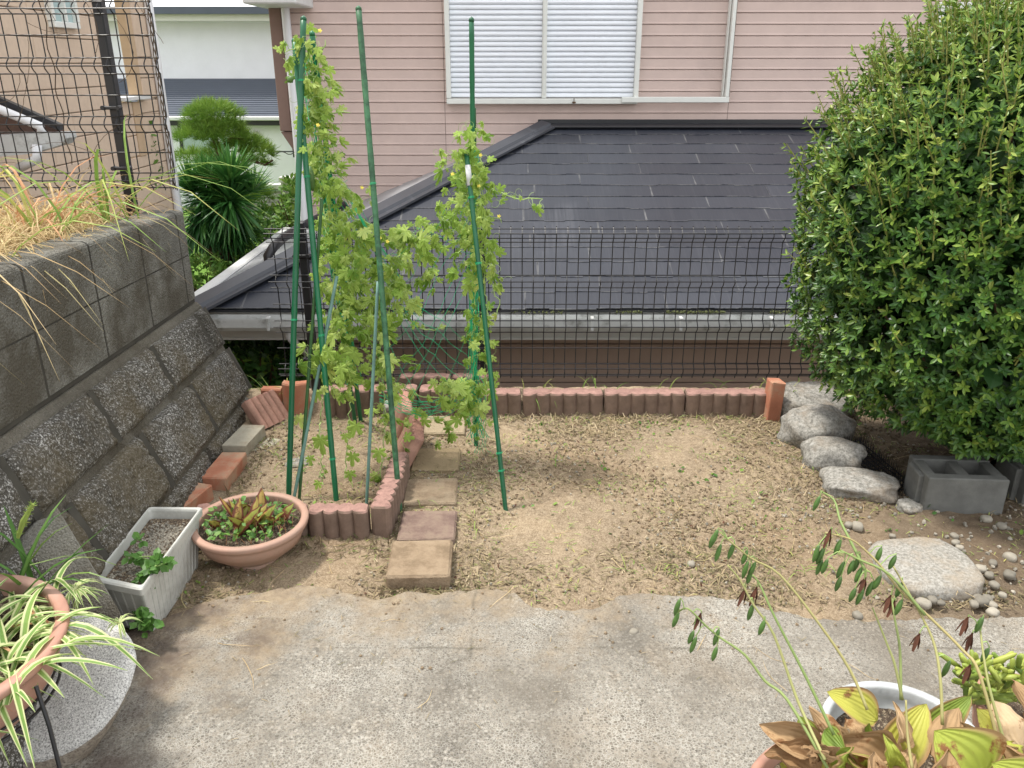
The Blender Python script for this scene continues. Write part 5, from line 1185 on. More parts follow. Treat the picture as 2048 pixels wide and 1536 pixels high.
# ================================================================ VINES
def vine(name_label, paths, dens, blobs, flowers, cat='vine'):
    e = empty('gourd_vine', (at(paths[0][0][0], 980, z=0)), name_label, cat, 'bitter gourd vines on the poles')
    stems, lv, fl, tdr = MB(), MB(), MB(), MB(); locs = []
    for path in paths:
        pts = []
        for a, b in zip(path[:-1], path[1:]):
            n_ = max(2, int(math.hypot(b[0] - a[0], b[1] - a[1]) / 9))
            for i in range(n_): t = i / n_; pts.append(at(a[0] + (b[0] - a[0]) * t + random.gauss(0, 2.2), a[1] + (b[1] - a[1]) * t + random.gauss(0, 1.5), Y=a[2] + (b[2] - a[2]) * t + random.gauss(0, .006)))
        stems.tube(pts, [.0022] * (len(pts) - 1) + [.001], 5)
        for p in pts[::2]:
            if random.random() < dens: locs.append((p, random.uniform(.6, 1.1)))
    for (px, py, rx, ry, Y, N, sz) in blobs:
        for k in range(int(N * .98)):
            a, r_ = random.uniform(0, 6.28), math.sqrt(random.random()); locs.append((at(px + math.cos(a) * rx * r_, py + math.sin(a) * ry * r_, Y=Y + random.gauss(0, .05)), sz * random.uniform(.65, 1.15)))
    for p, s in locs:
        pd = Vector((random.uniform(-1, 1), random.uniform(-1, .3), random.uniform(-.5, .8))).normalized(); L_ = random.uniform(.015, .04); q = p + pd * L_
        stems.tube([p, p + pd * L_ * .5 + Vector((0, 0, .006)), q], .0009, 4, False)
        wilt = random.random(); T = PALMS[0 if wilt < .18 else (1 if wilt < .5 else 2)]
        g = np.array([(pd.x * .7 + random.gauss(0, .35), pd.y * .5 - .1, -.95 + random.gauss(0, .5) if wilt > .25 else random.gauss(-.2, .6))])
        nrm_ = np.array([(random.gauss(0, .45), -.9, .55 + random.gauss(0, .35))])
        size = .040 * s * random.uniform(.7, 1.25); yel = random.random()
        lv.scatter(T, np.array([q]), frames(g, nrm_), np.array([[size * random.uniform(.65, 1)] * 3]), [min(.9, max(0, random.gauss(.55, .27))) if yel > .03 else .99])
        if random.random() < .4:
            b = q; d = Vector(unit(1)[0]); pt_ = [b]; w = random.uniform(.3, .8)
            for i in range(9): d.rotate(Matrix.Rotation(w * (.4 + i * .09), 3, 'Y')); b = b + d * .007; pt_.append(b)
            tdr.tube(pt_, .0006, 3)
    for (px, py, Y) in flowers[::2]:
        c = at(px, py, Y=Y)
        for k in range(5):
            a = k * 1.257; fl.scatter(LEAFW, np.array([c]), frames(np.array([(math.cos(a), -.25, math.sin(a))]), np.array([(random.gauss(0, .5), -1., .4)])), [.0075], [.5])
    if tdr.n: obj('tendrils', tdr, M['vstem'], e)
    obj('stems', stems, M['vstem'], e); obj('foliage', lv, M['vine'], e)
    if fl.n: obj('flowers', fl, M['yflower'], e)
    return e
vine('wilted lime green gourd vine climbing the left pole cluster to its top', [[(645, 990, 2.75), (640, 850, 2.85), (660, 700, 2.9), (690, 560, 2.95), (660, 420, 3.0), (640, 280, 3.0), (610, 130, 3.0), (600, 80, 2.98)],
      [(690, 960, 2.8), (700, 800, 2.9), (680, 620, 2.95), (650, 450, 2.98), (640, 300, 3.0), (630, 180, 3.0), (618, 90, 2.98)], [(625, 150, 2.98), (650, 90, 2.95), (655, 65, 2.95)], [(640, 230, 2.98), (690, 225, 2.95), (712, 228, 2.95)], [(610, 80, 2.98), (580, 100, 2.96), (567, 110, 2.96)]], .5,
     [(612, 95, 36, 26, 3.0, 16, .9), (625, 145, 38, 40, 3.0, 36, 1), (636, 215, 36, 50, 3.0, 52, 1), (642, 285, 30, 46, 3.0, 40, 1), (655, 345, 34, 42, 3.0, 38, 1), (668, 415, 42, 50, 3.0, 44, 1.05), (680, 480, 42, 50, 2.98, 42, 1.1), (690, 550, 55, 50, 2.96, 48, 1.15), (680, 620, 45, 50, 2.94, 34, 1.2),
      (690, 690, 50, 50, 2.9, 38, 1.3), (640, 725, 38, 40, 2.8, 14, 1.5), (690, 760, 40, 50, 2.9, 20, 1.3), (715, 400, 30, 24, 3.0, 10, 1.1), (580, 110, 14, 30, 2.97, 6, .8)],
     [(640, 61, 2.9), (608, 246, 2.9), (636, 250, 2.9), (660, 700, 2.85), (598, 214, 2.92)])
vine('lime green gourd vine spreading across the sagging net between the poles', [[(760, 960, 2.8), (770, 850, 2.9), (760, 700, 2.95), (790, 560, 3.0), (800, 470, 3.0), (860, 470, 3.0), (900, 420, 3.0)], [(700, 430, 3.0), (760, 460, 3.0), (830, 480, 3.0), (900, 450, 3.0)], [(780, 760, 3.0), (840, 790, 3.0), (900, 800, 3.0), (950, 770, 3.0)],
      [(720, 600, 2.98), (790, 620, 3.0), (850, 660, 3.0), (900, 655, 3.0)], [(800, 720, 3.0), (850, 735, 3.0)]], .42,
     [(735, 470, 32, 34, 2.98, 16, 1.15), (770, 500, 40, 40, 2.98, 26, 1.1), (790, 560, 45, 42, 2.98, 26, 1.25), (830, 460, 46, 26, 3.0, 26, 1.1), (745, 570, 36, 50, 2.96, 26, 1.2), (740, 640, 42, 50, 2.94, 34, 1.25), (790, 640, 26, 30, 2.95, 10, 1.3), (745, 720, 42, 46, 2.92, 26, 1.3),
      (770, 790, 38, 40, 2.92, 16, 1.25), (790, 850, 30, 40, 2.95, 10, 1.2), (845, 500, 50, 34, 3.0, 26, 1.15), (885, 870, 34, 30, 3.0, 8, 1.2), (850, 850, 40, 40, 3.0, 9, 1.1), (905, 790, 46, 36, 3.0, 22, 1.25), (820, 600, 26, 22, 2.98, 8, 1.3), (875, 555, 26, 30, 3.0, 8, 1.3)],
     [(760, 476, 2.9), (768, 545, 2.9), (775, 483, 2.9), (845, 530, 2.95), (724, 375, 2.95)])
vine('pale gourd vine column wrapped round the slim upright pole at the right', [[(950, 880, 3.05), (945, 700, 3.02), (955, 500, 3.0), (940, 350, 3.0), (955, 245, 3.0)], [(970, 870, 3.0), (975, 650, 2.98), (965, 480, 3.0), (960, 300, 3.0)], [(985, 380, 2.98), (1020, 392, 2.95), (1045, 398, 2.94), (1062, 396, 2.94), (1095, 402, 2.94)], [(960, 430, 3.0), (1000, 440, 2.97), (1005, 455, 2.97)],
      [(985, 560, 2.97), (1000, 610, 2.95), (985, 640, 2.95)]], .5,
     [(945, 275, 26, 24, 3.0, 14, .9), (930, 325, 42, 34, 2.98, 30, 1), (945, 385, 46, 40, 2.98, 48, 1), (935, 440, 52, 34, 2.98, 44, 1.05), (955, 490, 44, 40, 2.98, 40, 1.05), (975, 550, 28, 40, 2.97, 18, 1), (935, 540, 26, 26, 2.98, 10, 1.2), (955, 650, 30, 60, 3.0, 16, 1), (950, 700, 30, 40, 3.0, 12, 1.1),
      (950, 770, 44, 30, 3.0, 18, 1.2), (925, 800, 34, 26, 2.98, 12, 1.2), (945, 830, 20, 34, 3.0, 8, 1.3), (1028, 390, 14, 8, 2.95, 4, .7), (905, 320, 16, 34, 2.98, 8, 1)],
     [(905, 348, 2.92), (935, 365, 2.92), (961, 310, 2.92), (932, 396, 2.92), (998, 432, 2.95), (940, 762, 2.95), (958, 372, 2.92)])
# large fresh leaves low on the left vine
bl = MB(); LM = [(641, 888, .062, .45), (712, 860, .052, .45), (705, 920, .045, .45), (757, 912, .045, .5), (680, 745, .04, .55), (655, 712, .04, .5), (700, 955, .035, .4), (620, 925, .03, .4), (636, 975, .03, .45), (598, 845, .046, .99), (648, 785, .028, .99), (675, 765, .03, .6), (690, 880, .03, .6)]
for (px, py, s, v) in LM:
    bl.scatter(PALMS[0 if v < .9 else 1], np.array([at(px, py - 10, Y=2.72)]), frames(np.array([(random.gauss(0, .3), -.35, -1.)]), np.array([(random.gauss(0, .2), -1., .35)])), [s], [v])
e0 = [o for o in bpy.data.objects if o.get('label', '').startswith('wilted lime green')][0]; obj('broad_leaves', bl, M['vine'], e0)
cu = MB(); a = at(580, 160, Y=2.9); cu.tube([a + Vector((.012, 0, .012)), a, a + Vector((-.008, 0, -.006))], [.004, .012, .003], 8); obj('gourd_fruit', cu, M['pod'], e0, smooth=True); cu = MB(); a = at(622, 350, Y=2.95); cu.tube([a + Vector((0, 0, .03)), a, a + Vector((0, 0, -.04)), a + Vector((.002, 0, -.055))], [.004, .012, .011, .003], 8); obj('gourd_fruit', cu, M['pod'], e0, smooth=True)

# ================================================================ POTS
def potrim(c, r_, h, m, label, name, base_r=.6, rimw=.018, n=56, soil=None, soilz=.04, foot=0.0):
    e = empty(name, c, label, 'plant pot')
    t = .006; pf = [(r_ * base_r * .98, 0), (r_ * base_r, .004)]
    if foot: pf = [(r_ * base_r, 0), (r_ * base_r * 1.01, foot), (r_ * base_r * .97, foot + .004)]
    for k in range(1, 9):
        f = k / 8; pf.append((r_ * (base_r + (.93 - base_r) * math.sin(f * math.pi / 2) ** .9), foot + (h - .022 - foot) * f))
    pf += [(r_ * .985, h - .020), (r_, h - .014), (r_ * 1.005, h - .006), (r_ * .99, h), (r_ - rimw, h), (r_ - rimw - .004, h - .006), (r_ * .90, h - .03), (r_ * .85, h - .07), (.001, h - .072)]
    mb = MB(); mb.lathe(pf, n, c); obj('pot_body', mb, m, e, smooth=True)
    s = MB(); V = [(c[0], c[1], c[2] + h - soilz + .006)]; R1 = 10
    for i in range(1, R1 + 1):
        for k in range(n): a = 6.2832 * k / n; rr = r_ * .9 * i / R1; V.append((c[0] + math.cos(a) * rr, c[1] + math.sin(a) * rr, c[2] + h - soilz + .008 * noise.noise(Vector((math.cos(a) * i, math.sin(a) * i, 3)))))
    s.add(V, [(0, 1 + k, 1 + (k + 1) % n) for k in range(n)] + [(1 + (i * n) + k, 1 + (i + 1) * n + k, 1 + (i + 1) * n + (k + 1) % n, 1 + i * n + (k + 1) % n) for i in range(R1 - 1) for k in range(n)])
    obj('potting_soil', s, M['mix'], e, smooth=False); return e
BO = (at(498, 1045, z=.135).x, 2.30, -.002)
bowl = potrim(BO, .182, .142, M['terra2'], 'wide faded terracotta bowl with scorched leaves in front of the edging', 'terracotta_bowl', .48, .02, soilz=.028, foot=.018)
PB = empty('bowl_plant', (BO[0], BO[1], .115), 'red edged scorched leaves and small green shoots growing in the terracotta bowl', 'potted plant')
mb = MB()
for k in range(22):
    a = random.uniform(0, 6.28); b = Vector((BO[0] + random.gauss(-.01, .05), BO[1] + random.gauss(0, .035), .112)); L_ = random.uniform(.06, .115); d = Vector((math.cos(a) * .55, math.sin(a) * .4, 1)).normalized(); cv = Vector((math.cos(a), math.sin(a), -.3)) * .25
    mb.ribbon([b + d * L_ * t + cv * L_ * t * t for t in (0, .25, .5, .75, 1)], [.008, .028, .037, .027, .003], nrm=Vector((-math.sin(a + .6), math.cos(a + .6), 0)), fold=.12)
obj('scorched_leaves', mb, M['redleaf'], PB)
mb = MB(); N = 300; a = rng.uniform(0, 6.28, N); rr = np.sqrt(rng.random(N)) * .14; z_ = .118 + rng.random(N) * .045; mb.scatter(LEAFW, np.stack([BO[0] + np.cos(a) * rr, BO[1] + np.sin(a) * rr * .95, z_], 1), frames(unit(N) + [0, 0, .3], np.tile([0, 0, 1.], (N, 1)) + unit(N) * .5), rng.uniform(.012, .026, N), rng.random(N)); obj('green_shoots', mb, M['potleaf'], PB)
mb = MB()
for k in range(60): a = random.uniform(0, 6.28); rr = .14 * math.sqrt(random.random()); b = Vector((BO[0] + math.cos(a) * rr, BO[1] + math.sin(a) * rr, .11)); mb.tube([b, b + Vector((random.gauss(0, .01), random.gauss(0, .01), random.uniform(.02, .05)))], .0008, 4)
obj('stems', mb, M['redgrass'], PB)
# white planter
E_ = empty('white_planter', (at(300, 1120, z=0).x, 2.12, 0), 'long weathered white plastic planter standing beside the retaining wall', 'planter')
zt_ = .19
c4 = [at(183, 1158, z=zt_), at(283, 1178, z=zt_), at(405, 1014, z=zt_), at(298, 1013, z=zt_)]
cen = sum(c4, Vector()) / 4
def loop(f, z): return [Vector((cen.x + (p.x - cen.x) * f[0], cen.y + (p.y - cen.y) * f[1], z)) for p in c4]
def rloop(fx, z, r_=.012):
    q = []; base = [Vector((p.x, p.y, z)) for p in c4]; sh = fx
    ctr = Vector((cen.x, cen.y, z)); base = [p + (ctr - p).normalized() * sh * 1.3 for p in base]
    for i in range(4):
        p, a, b = base[i], base[i - 1], base[(i + 1) % 4]; da = (a - p).normalized(); db = (b - p).normalized()
        for t in np.linspace(0, 1, 5): q.append(p + da * r_ * (1 - t) ** 2 + db * r_ * t ** 2)
    return q
mb = MB(); lv_ = [rloop(.040, .0), rloop(.012, zt_ - .03), rloop(.010, zt_ - .026), rloop(.0, zt_ - .024), rloop(-.002, zt_ - .004), rloop(.002, zt_), rloop(.013, zt_), rloop(.015, zt_ - .006), rloop(.018, zt_ - .05)]
V = [tuple(v) for l in lv_ for v in l]; n_ = len(lv_[0]); mb.add(V, [(i * n_ + k, i * n_ + (k + 1) % n_, (i + 1) * n_ + (k + 1) % n_, (i + 1) * n_ + k) for i in range(len(lv_) - 1) for k in range(n_)])
# ribs on the sides
for side in range(4):
    l0, l1 = rloop(.037, .012), rloop(.014, zt_ - .034)
    a0, b0 = l0[side * 5 + 4], l0[(side * 5 + 5) % n_]; a1, b1 = l1[side * 5 + 4], l1[(side * 5 + 5) % n_]; cnt = int((a0 - b0).length / .022)
    for k in range(1, cnt): t = k / cnt; mb.tube([a0.lerp(b0, t), a1.lerp(b1, t)], .0026, 4)
obj('planter_box', mb, M['planter'], E_)
mb = MB(); s_ = rloop(.020, zt_ - .03); ctr = Vector((cen.x, cen.y, zt_ - .026)); V = [tuple(ctr)] + [tuple(s) for s in s_]; mb.add(V, [(0, 1 + k, 1 + (k + 1) % n_) for k in range(n_)]); obj('potting_soil', mb, M['mix'], E_)
N = 1200; mb = MB(); w_ = rng.dirichlet((1, 1, 1, 1), N); cc = np.array([tuple(p) for p in rloop(.03, 0)[2::5]]); P_ = w_ @ cc; P_[:, 2] = zt_ - .028; mb.scatter(ROCK, P_, frames(unit(N), unit(N)), rng.uniform(.002, .005, N), rng.random(N)); obj('gravel_grains', mb, M['pebble'], E_)
# trailing plant from the planter
TP = empty('trailing_plant', at(275, 1180, z=.1), 'dark green leafy trailing plant hanging from the white planter corner', 'plant')
mb = MB(); ms_ = MB()
path = [(268, 1110), (300, 1125), (330, 1120), (312, 1130), (288, 1150), (275, 1180), (268, 1205), (285, 1235), (300, 1240)]
for rep in range(4):
    pts = [at(px + random.gauss(0, 7), py + random.gauss(0, 5), Y=1.93 + .05 * (i < 3) - .03 * (i > 6)) for i, (px, py) in enumerate(path)]; ms_.tube(pts, .0016, 4)
    for a, b in zip(pts[:-1], pts[1:]):
        for t in (.1, .35, .6, .85):
            p = a.lerp(b, t); k = 2; mb.scatter(LEAFW, np.tile(np.array(p), (k, 1)), frames(unit(k) + [0, -.5, .0], np.tile([0, -.4, 1.], (k, 1)) + unit(k) * .3), rng.uniform(.018, .032, k), rng.uniform(0, .6, k))
for k in range(26): p = at(288 + random.gauss(0, 14), 1240 + random.gauss(0, 9), Y=1.84); mb.scatter(LEAFW, np.array([p]), frames(unit(1) + [0, -.4, .5], np.array([(0, -.5, 1.)])), [random.uniform(.025, .04)], [random.random() * .6])
for (px, py) in ((280, 1075), (286, 1082), (274, 1080), (300, 1125), (340, 1120), (325, 1112)):
    k = 3; mb.scatter(LEAFW, np.tile(np.array(at(px, py, Y=2.06)), (k, 1)), frames(unit(k) + [0, -.3, .3], np.tile([0, -.4, 1.], (k, 1))), rng.uniform(.018, .028, k), rng.uniform(.2, .7, k))
obj('leaves', mb, M['potleaf'], TP); obj('stems', ms_, M['vstem'], TP)
# leaning concrete gutter piece
GE = empty('concrete_channel', at(130, 1200, z=0), 'broken V shaped concrete channel piece leaning beside the white planter', 'concrete piece')
mb = MB()
A_, B_, C_, D_ = at(118, 1026, Y=1.80), at(243, 1232, Y=1.84), at(150, 1290, Y=1.80), at(38, 1110, Y=1.74)
nrm_ = (B_ - A_).cross(D_ - A_).normalized(); nrm_ = nrm_ if nrm_.y < 0 else -nrm_
mb.prism([A_, B_, C_, D_], -nrm_ * .035)
mb.prism([at(72, 1042, Y=1.86), A_ + Vector((-.004, .0, -.004)), D_ + Vector((.0, 0, .0)), at(-6, 1106, Y=1.78), at(-10, 1080, Y=1.84)], Vector((-.01, .06, -.03)))
obj('slab_faces', mb, M['vpiece'], GE)
# big pot with spider plant
PC = (-1.195, 1.37, .185); 
potrim(PC, .262, .205, M['terracotta'], 'large terracotta pot with striped spider plant at the lower left', 'terracotta_pot', .5, .024, soilz=.04)
for o_ in bpy.data.objects:
    if o_.name.startswith('terracotta_pot'): TPO = o_
bd = MB(); r_b = .262 * (.5 + .43 * math.sin(.5 * math.pi / 2) ** .9); bd.tube([(PC[0] + math.cos(a) * (r_b + .004), PC[1] + math.sin(a) * (r_b + .004), PC[2] + .09) for a in np.linspace(0, 6.2832, 40)], .003, 5); obj('wire_band', bd, M['fence'], TPO)
PS = empty('plant_stand', (PC[0], PC[1], 0), 'thin black wire stand carrying the large terracotta pot beside the granite stone', 'plant stand')
rd = MB(); rd.tube([(PC[0] + math.cos(a) * .222, PC[1] + math.sin(a) * .222, PC[2] + .07) for a in np.linspace(0, 6.2832, 40)], .0035, 5); obj('ring', rd, M['fence'], PS)
rd = MB(); rd.tube([at(72, 1372, Y=1.22), at(98, 1450, Y=1.20), at(128, 1570, Y=1.17)], .0040, 6); obj('leg', rd, M['fence'], PS)
for a in (2.2, 4.0): rd = MB(); rd.tube([(PC[0] + math.cos(a) * .222, PC[1] + math.sin(a) * .222, PC[2] + .07), (PC[0] + math.cos(a) * .24, PC[1] + math.sin(a) * .24, .0)], .0040, 6); obj('leg', rd, M['fence'], PS)
SPD = empty('spider_plant', (PC[0], PC[1], PC[2] + .18), 'variegated spider plant with arching striped leaves spilling from the large pot', 'potted plant')
mb = MB(); dry = MB()
for k in range(95):
    a = random.uniform(-1.9, 2.5); bx_ = random.gauss(.05, .06); b = Vector((PC[0] + .07 + bx_, PC[1] + random.gauss(.0, .08), PC[2] + .175)); L_ = random.uniform(.12, .25)
    up_ = random.uniform(.6, 1.6); dr = random.uniform(.5, 1.15); h_ = Vector((math.cos(a), math.sin(a), 0))
    pts = [b + (h_ + Vector((0, 0, up_))).normalized() * L_ * t + h_ * (L_ * .25 * t * t) - Vector((0, 0, L_ * dr * t * t)) for t in np.linspace(0, 1, 8)]
    pts = [q_ if q_.z > .02 else Vector((q_.x, q_.y, .02)) for q_ in pts]
    mb.ribbon(pts, random.uniform(.010, .017))
obj('leaves', mb, M['spider'], SPD)
for k in range(16):
    a = random.uniform(-1, 2); b = Vector((PC[0] + .1, PC[1] + random.gauss(0, .08), PC[2] + .18)); h_ = Vector((math.cos(a), math.sin(a), 0)); dry.ribbon([b + h_ * .14 * t + Vector((0, 0, .1 * t - .14 * t * t)) for t in np.linspace(0, 1, 6)], .006)
obj('dry_leaves', dry, M['redgrass'], SPD)
rn = MB(); rp = [at(150, 1270 - 30, Y=1.55), at(200, 1228, Y=1.6), at(238, 1244, Y=1.62)]; rn.tube([at(90, 1215, Y=1.5)] + rp, .0014, 4); rn.tube([at(60, 1130, Y=1.5), at(130, 1112, Y=1.6), at(190, 1115, Y=1.7), at(232, 1130, Y=1.75)], .001, 4); obj('runners', rn, M['vstem'], SPD)
for (px, py, Y, N, L0) in ((240, 1246, 1.62, 22, .045), (150, 1180, 1.6, 26, .06), (165, 1190, 1.62, 16, .05)):
    c = at(px, py, Y=Y); mb = MB()
    for k in range(N):
        a = random.uniform(0, 6.28); h_ = Vector((math.cos(a), math.sin(a), 0)); L_ = L0 * random.uniform(.6, 1.2); mb.ribbon([c + h_ * L_ * t + Vector((0, 0, L_ * .8 * t - L_ * 1.1 * t * t)) for t in np.linspace(0, 1, 5)], .006)
    obj('plantlet', mb, M['spider'], SPD)
grass('foxtail_grass', [(at(20, 1150, Y=1.62).x, 1.62, .30)], M['potleaf'], 'upright green foxtail grass blades left of the concrete channel', (.18, .36), .012, (.1, .5), 16, (.25, .0), cat='grass', spread=.03)
ft = MB(); a = at(36, 1075, Y=1.6); b = at(66, 1008, Y=1.6); ft.tube([a, a.lerp(b, .5) + Vector((-.004, 0, 0)), b], [.004, .007, .003], 7); N = 160; tt = rng.random(N)[:, None]; ft.scatter(BLADE, np.array(a)[None] * (1 - tt) + np.array(b)[None] * tt, frames(unit(N) + [.2, 0, .9], unit(N)), np.full(N, .014), rng.random(N)); obj('foxtail_seed_head', ft, M['greengrass'], label='pale fuzzy foxtail seed head above the spider plant', cat='seed head')

# ================================================================ HOSTA AND POTS AT THE LOWER RIGHT
gp = at(1800, 1460, z=.27); GP = (gp.x + .0, 1.36, .03)
gp = at(1800, 1440, z=.30)
potrim((at(1808, 1470, z=.26).x, at(1808, 1470, z=.26).y, .0), .155, .26, M['greypot'], 'pale grey plastic pot with dark soil behind the yellowing hosta', 'grey_pot', .7, .014, soilz=.055)
HP = at(1760, 1640, z=.22)
potrim((HP.x, HP.y, .0), .24, .20, M['terracotta'], 'red brown pot rim holding the hosta at the bottom frame edge', 'hosta_pot', .7, .014, soilz=.03)
HO = empty('hosta_plant', (HP.x, HP.y, .19), 'yellowing withered hosta with large ribbed leaves and long pod bearing stalks', 'potted plant')
def hosta_leaf(mb, b, tip, wid, nrm, bend=.25, curl=0.0, nu=8, nv=12, cup=.25, wav=.0):
    b, tip = Vector(b), Vector(tip); d = tip - b; L_ = d.length; d.normalize(); n_ = Vector(nrm); n_ = (n_ - d * n_.dot(d)).normalized(); s = d.cross(n_); V = []; L = []; r0 = random.random(); ph = random.random() * 6
    for j in range(nv + 1):
        t = j / nv; w = wid * (math.sin(math.pi * min(1, t ** .8 * 1.0)) ** .75) * (1 - .25 * t) + .004
        if t == 1: w = .001
        for i in range(nu + 1):
            q = i / nu * 2 - 1; c_ = q * w / 2
            hgt = bend * L_ * (math.sin(math.pi * t) * .6) - cup * abs(q) ** 1.6 * w * -1 + .0018 * math.cos(q * 13) * (1 - t * .5) * (abs(q) < .98) + wav * math.sin(t * 16 + ph + q * 2) * abs(q)
            if curl: c_ = w / 2 * math.sin(q * curl) / curl * 1.0; hgt += w / 2 * (1 - math.cos(q * curl)) / curl
            V.append(tuple(b + d * L_ * t + s * c_ + n_ * hgt - Vector((0, 0, bend * L_ * t * t * .5)))); L.append((q, t, r0))
    m_ = nu + 1; mb.add(V, [(j * m_ + i, j * m_ + i + 1, (j + 1) * m_ + i + 1, (j + 1) * m_ + i) for j in range(nv) for i in range(nu)], L)
fresh, with_ = MB(), MB()
HL = [ # base px, tip px, Ybase, Ytip, width, fresh?
    ((1755, 1440), (1655, 1378), 1.25, 1.28, .075, 1), ((1775, 1540), (1855, 1400), 1.14, 1.20, .085, 1), ((1840, 1480), (1945, 1385), 1.22, 1.24, .06, 1),
    ((1960, 1560), (1870, 1455), 1.08, 1.12, .16, 1), ((2010, 1540), (1955, 1410), 1.16, 1.2, .13, 1), ((1680, 1545), (1740, 1440), 1.2, 1.2, .07, 1), ((1650, 1460), (1690, 1500), 1.2, 1.15, .05, 1), ((1700, 1600), (1560, 1520), 1.1, 1.16, .09, 1), ((1620, 1480), (1600, 1430), 1.22, 1.24, .05, 1),
    ((1640, 1490), (1520, 1435), 1.18, 1.22, .09, 0), ((1700, 1500), (1620, 1400), 1.2, 1.25, .07, 0), ((1780, 1560), (1660, 1470), 1.12, 1.18, .12, 0), ((1640, 1560), (1530, 1495), 1.12, 1.18, .09, 0), ((1800, 1500), (1790, 1390), 1.16, 1.2, .05, 0),
    ((1870, 1520), (1920, 1400), 1.12, 1.2, .10, 0), ((1960, 1520), (1875, 1425), 1.14, 1.2, .08, 0), ((2050, 1500), (1985, 1385), 1.15, 1.22, .11, 0), ((2080, 1560), (2000, 1470), 1.1, 1.12, .13, 0), ((1730, 1480), (1690, 1430), 1.18, 1.22, .05, 0), ((1760, 1600), (1840, 1480), 1.1, 1.15, .12, 0), ((1720, 1580), (1750, 1490), 1.08, 1.1, .10, 0),
    ((2100, 1600), (1985, 1520), 1.04, 1.06, .12, 1), ((2100, 1480), (2030, 1340), 1.2, 1.24, .08, 0), ((1860, 1620), (1900, 1480), 1.06, 1.10, .12, 0)]
for (a, b, ya, yb, w, fr_) in HL:
    nm = (random.gauss(0, .3), -.75, .65 + random.gauss(0, .2))
    if fr_: hosta_leaf(fresh, at(*a, Y=ya), at(*b, Y=yb), w, nm, .12, 0, cup=.18)
    else: hosta_leaf(with_, at(*a, Y=ya), at(*b, Y=yb), w * 1.15, nm, .3, random.choice((1.6, 2.2, -1.8)), cup=.1, wav=.008)
for k in range(26):
    a = (random.uniform(1560, 2060), random.uniform(1520, 1620)); b = (a[0] + random.gauss(0, 50), a[1] - random.uniform(20, 80)); hosta_leaf(with_ if random.random() < .7 else fresh, at(*a, Y=1.12), at(*b, Y=1.14), random.uniform(.05, .09), (random.gauss(0, .6), -.6, .6), .4, random.choice((1.5, 2.4, -2)), wav=.01)
obj('yellow_leaves', fresh, M['hosta'], HO, smooth=True); obj('withered_leaves', with_, M['hostadry'], HO, smooth=True)
stalks = [ # polyline px, Y
    [(1655, 1536, 1.1), (1575, 1400, 1.2), (1530, 1362, 1.24), (1490, 1310, 1.27), (1440, 1275, 1.3), (1410, 1250, 1.31), (1375, 1217, 1.32), (1352, 1228, 1.33)],
    [(1650, 1520, 1.1), (1595, 1400, 1.2), (1548, 1270, 1.27), (1507, 1210, 1.3), (1480, 1160, 1.32), (1455, 1130, 1.33)],
    [(1668, 1470, 1.15), (1610, 1350, 1.22), (1550, 1235, 1.28), (1520, 1170, 1.32), (1505, 1150, 1.33)],
    [(1735, 1420, 1.2), (1700, 1340, 1.25), (1640, 1250, 1.3), (1560, 1150, 1.36), (1500, 1115, 1.38), (1440, 1065, 1.4)],
    [(1805, 1400, 1.25), (1790, 1330, 1.28), (1775, 1290, 1.3), (1745, 1215, 1.33)], [(1802, 1400, 1.25), (1800, 1300, 1.3), (1790, 1240, 1.33), (1783, 1195, 1.36)],
    [(2010, 1540, 1.1), (1960, 1350, 1.18), (1925, 1300, 1.22), (1860, 1235, 1.27), (1800, 1180, 1.3), (1760, 1130, 1.33), (1730, 1100, 1.35), (1700, 1078, 1.36), (1650, 1065, 1.37)],
    [(2025, 1540, 1.1), (1985, 1400, 1.16), (1970, 1330, 1.2), (1958, 1240, 1.26)], [(1885, 1450, 1.15), (1880, 1350, 1.2), (1864, 1275, 1.25), (1820, 1190, 1.3), (1785, 1130, 1.34)],
    [(1730, 1140, 1.33), (1700, 1080, 1.38), (1680, 1040, 1.42), (1668, 1000, 1.46), (1640, 982, 1.48)],
    [(1825, 1540, 1.08), (1815, 1470, 1.12), (1812, 1400, 1.15)], [(1850, 1230, 1.27), (1780, 1150, 1.31), (1720, 1120, 1.34), (1680, 1100, 1.36)]]
sk = MB()
for s in stalks:
    P_ = [at(a, b, Y=c) for a, b, c in s]; fine_ = []
    for i in range(len(P_) - 1):
        p0, p1, p2, p3 = P_[max(i - 1, 0)], P_[i], P_[i + 1], P_[min(i + 2, len(P_) - 1)]
        for t in (0, .25, .5, .75): fine_.append(.5 * ((2 * p1) + (p2 - p0) * t + (2 * p0 - 5 * p1 + 4 * p2 - p3) * t * t + (-p0 + 3 * p1 - 3 * p2 + p3) * t ** 3))
    fine_.append(P_[-1]); n_ = len(fine_); sk.tube(fine_, [.0031 - .0016 * i / n_ for i in range(n_)], 7)
pods, dpod, ped = MB(), MB(), MB()
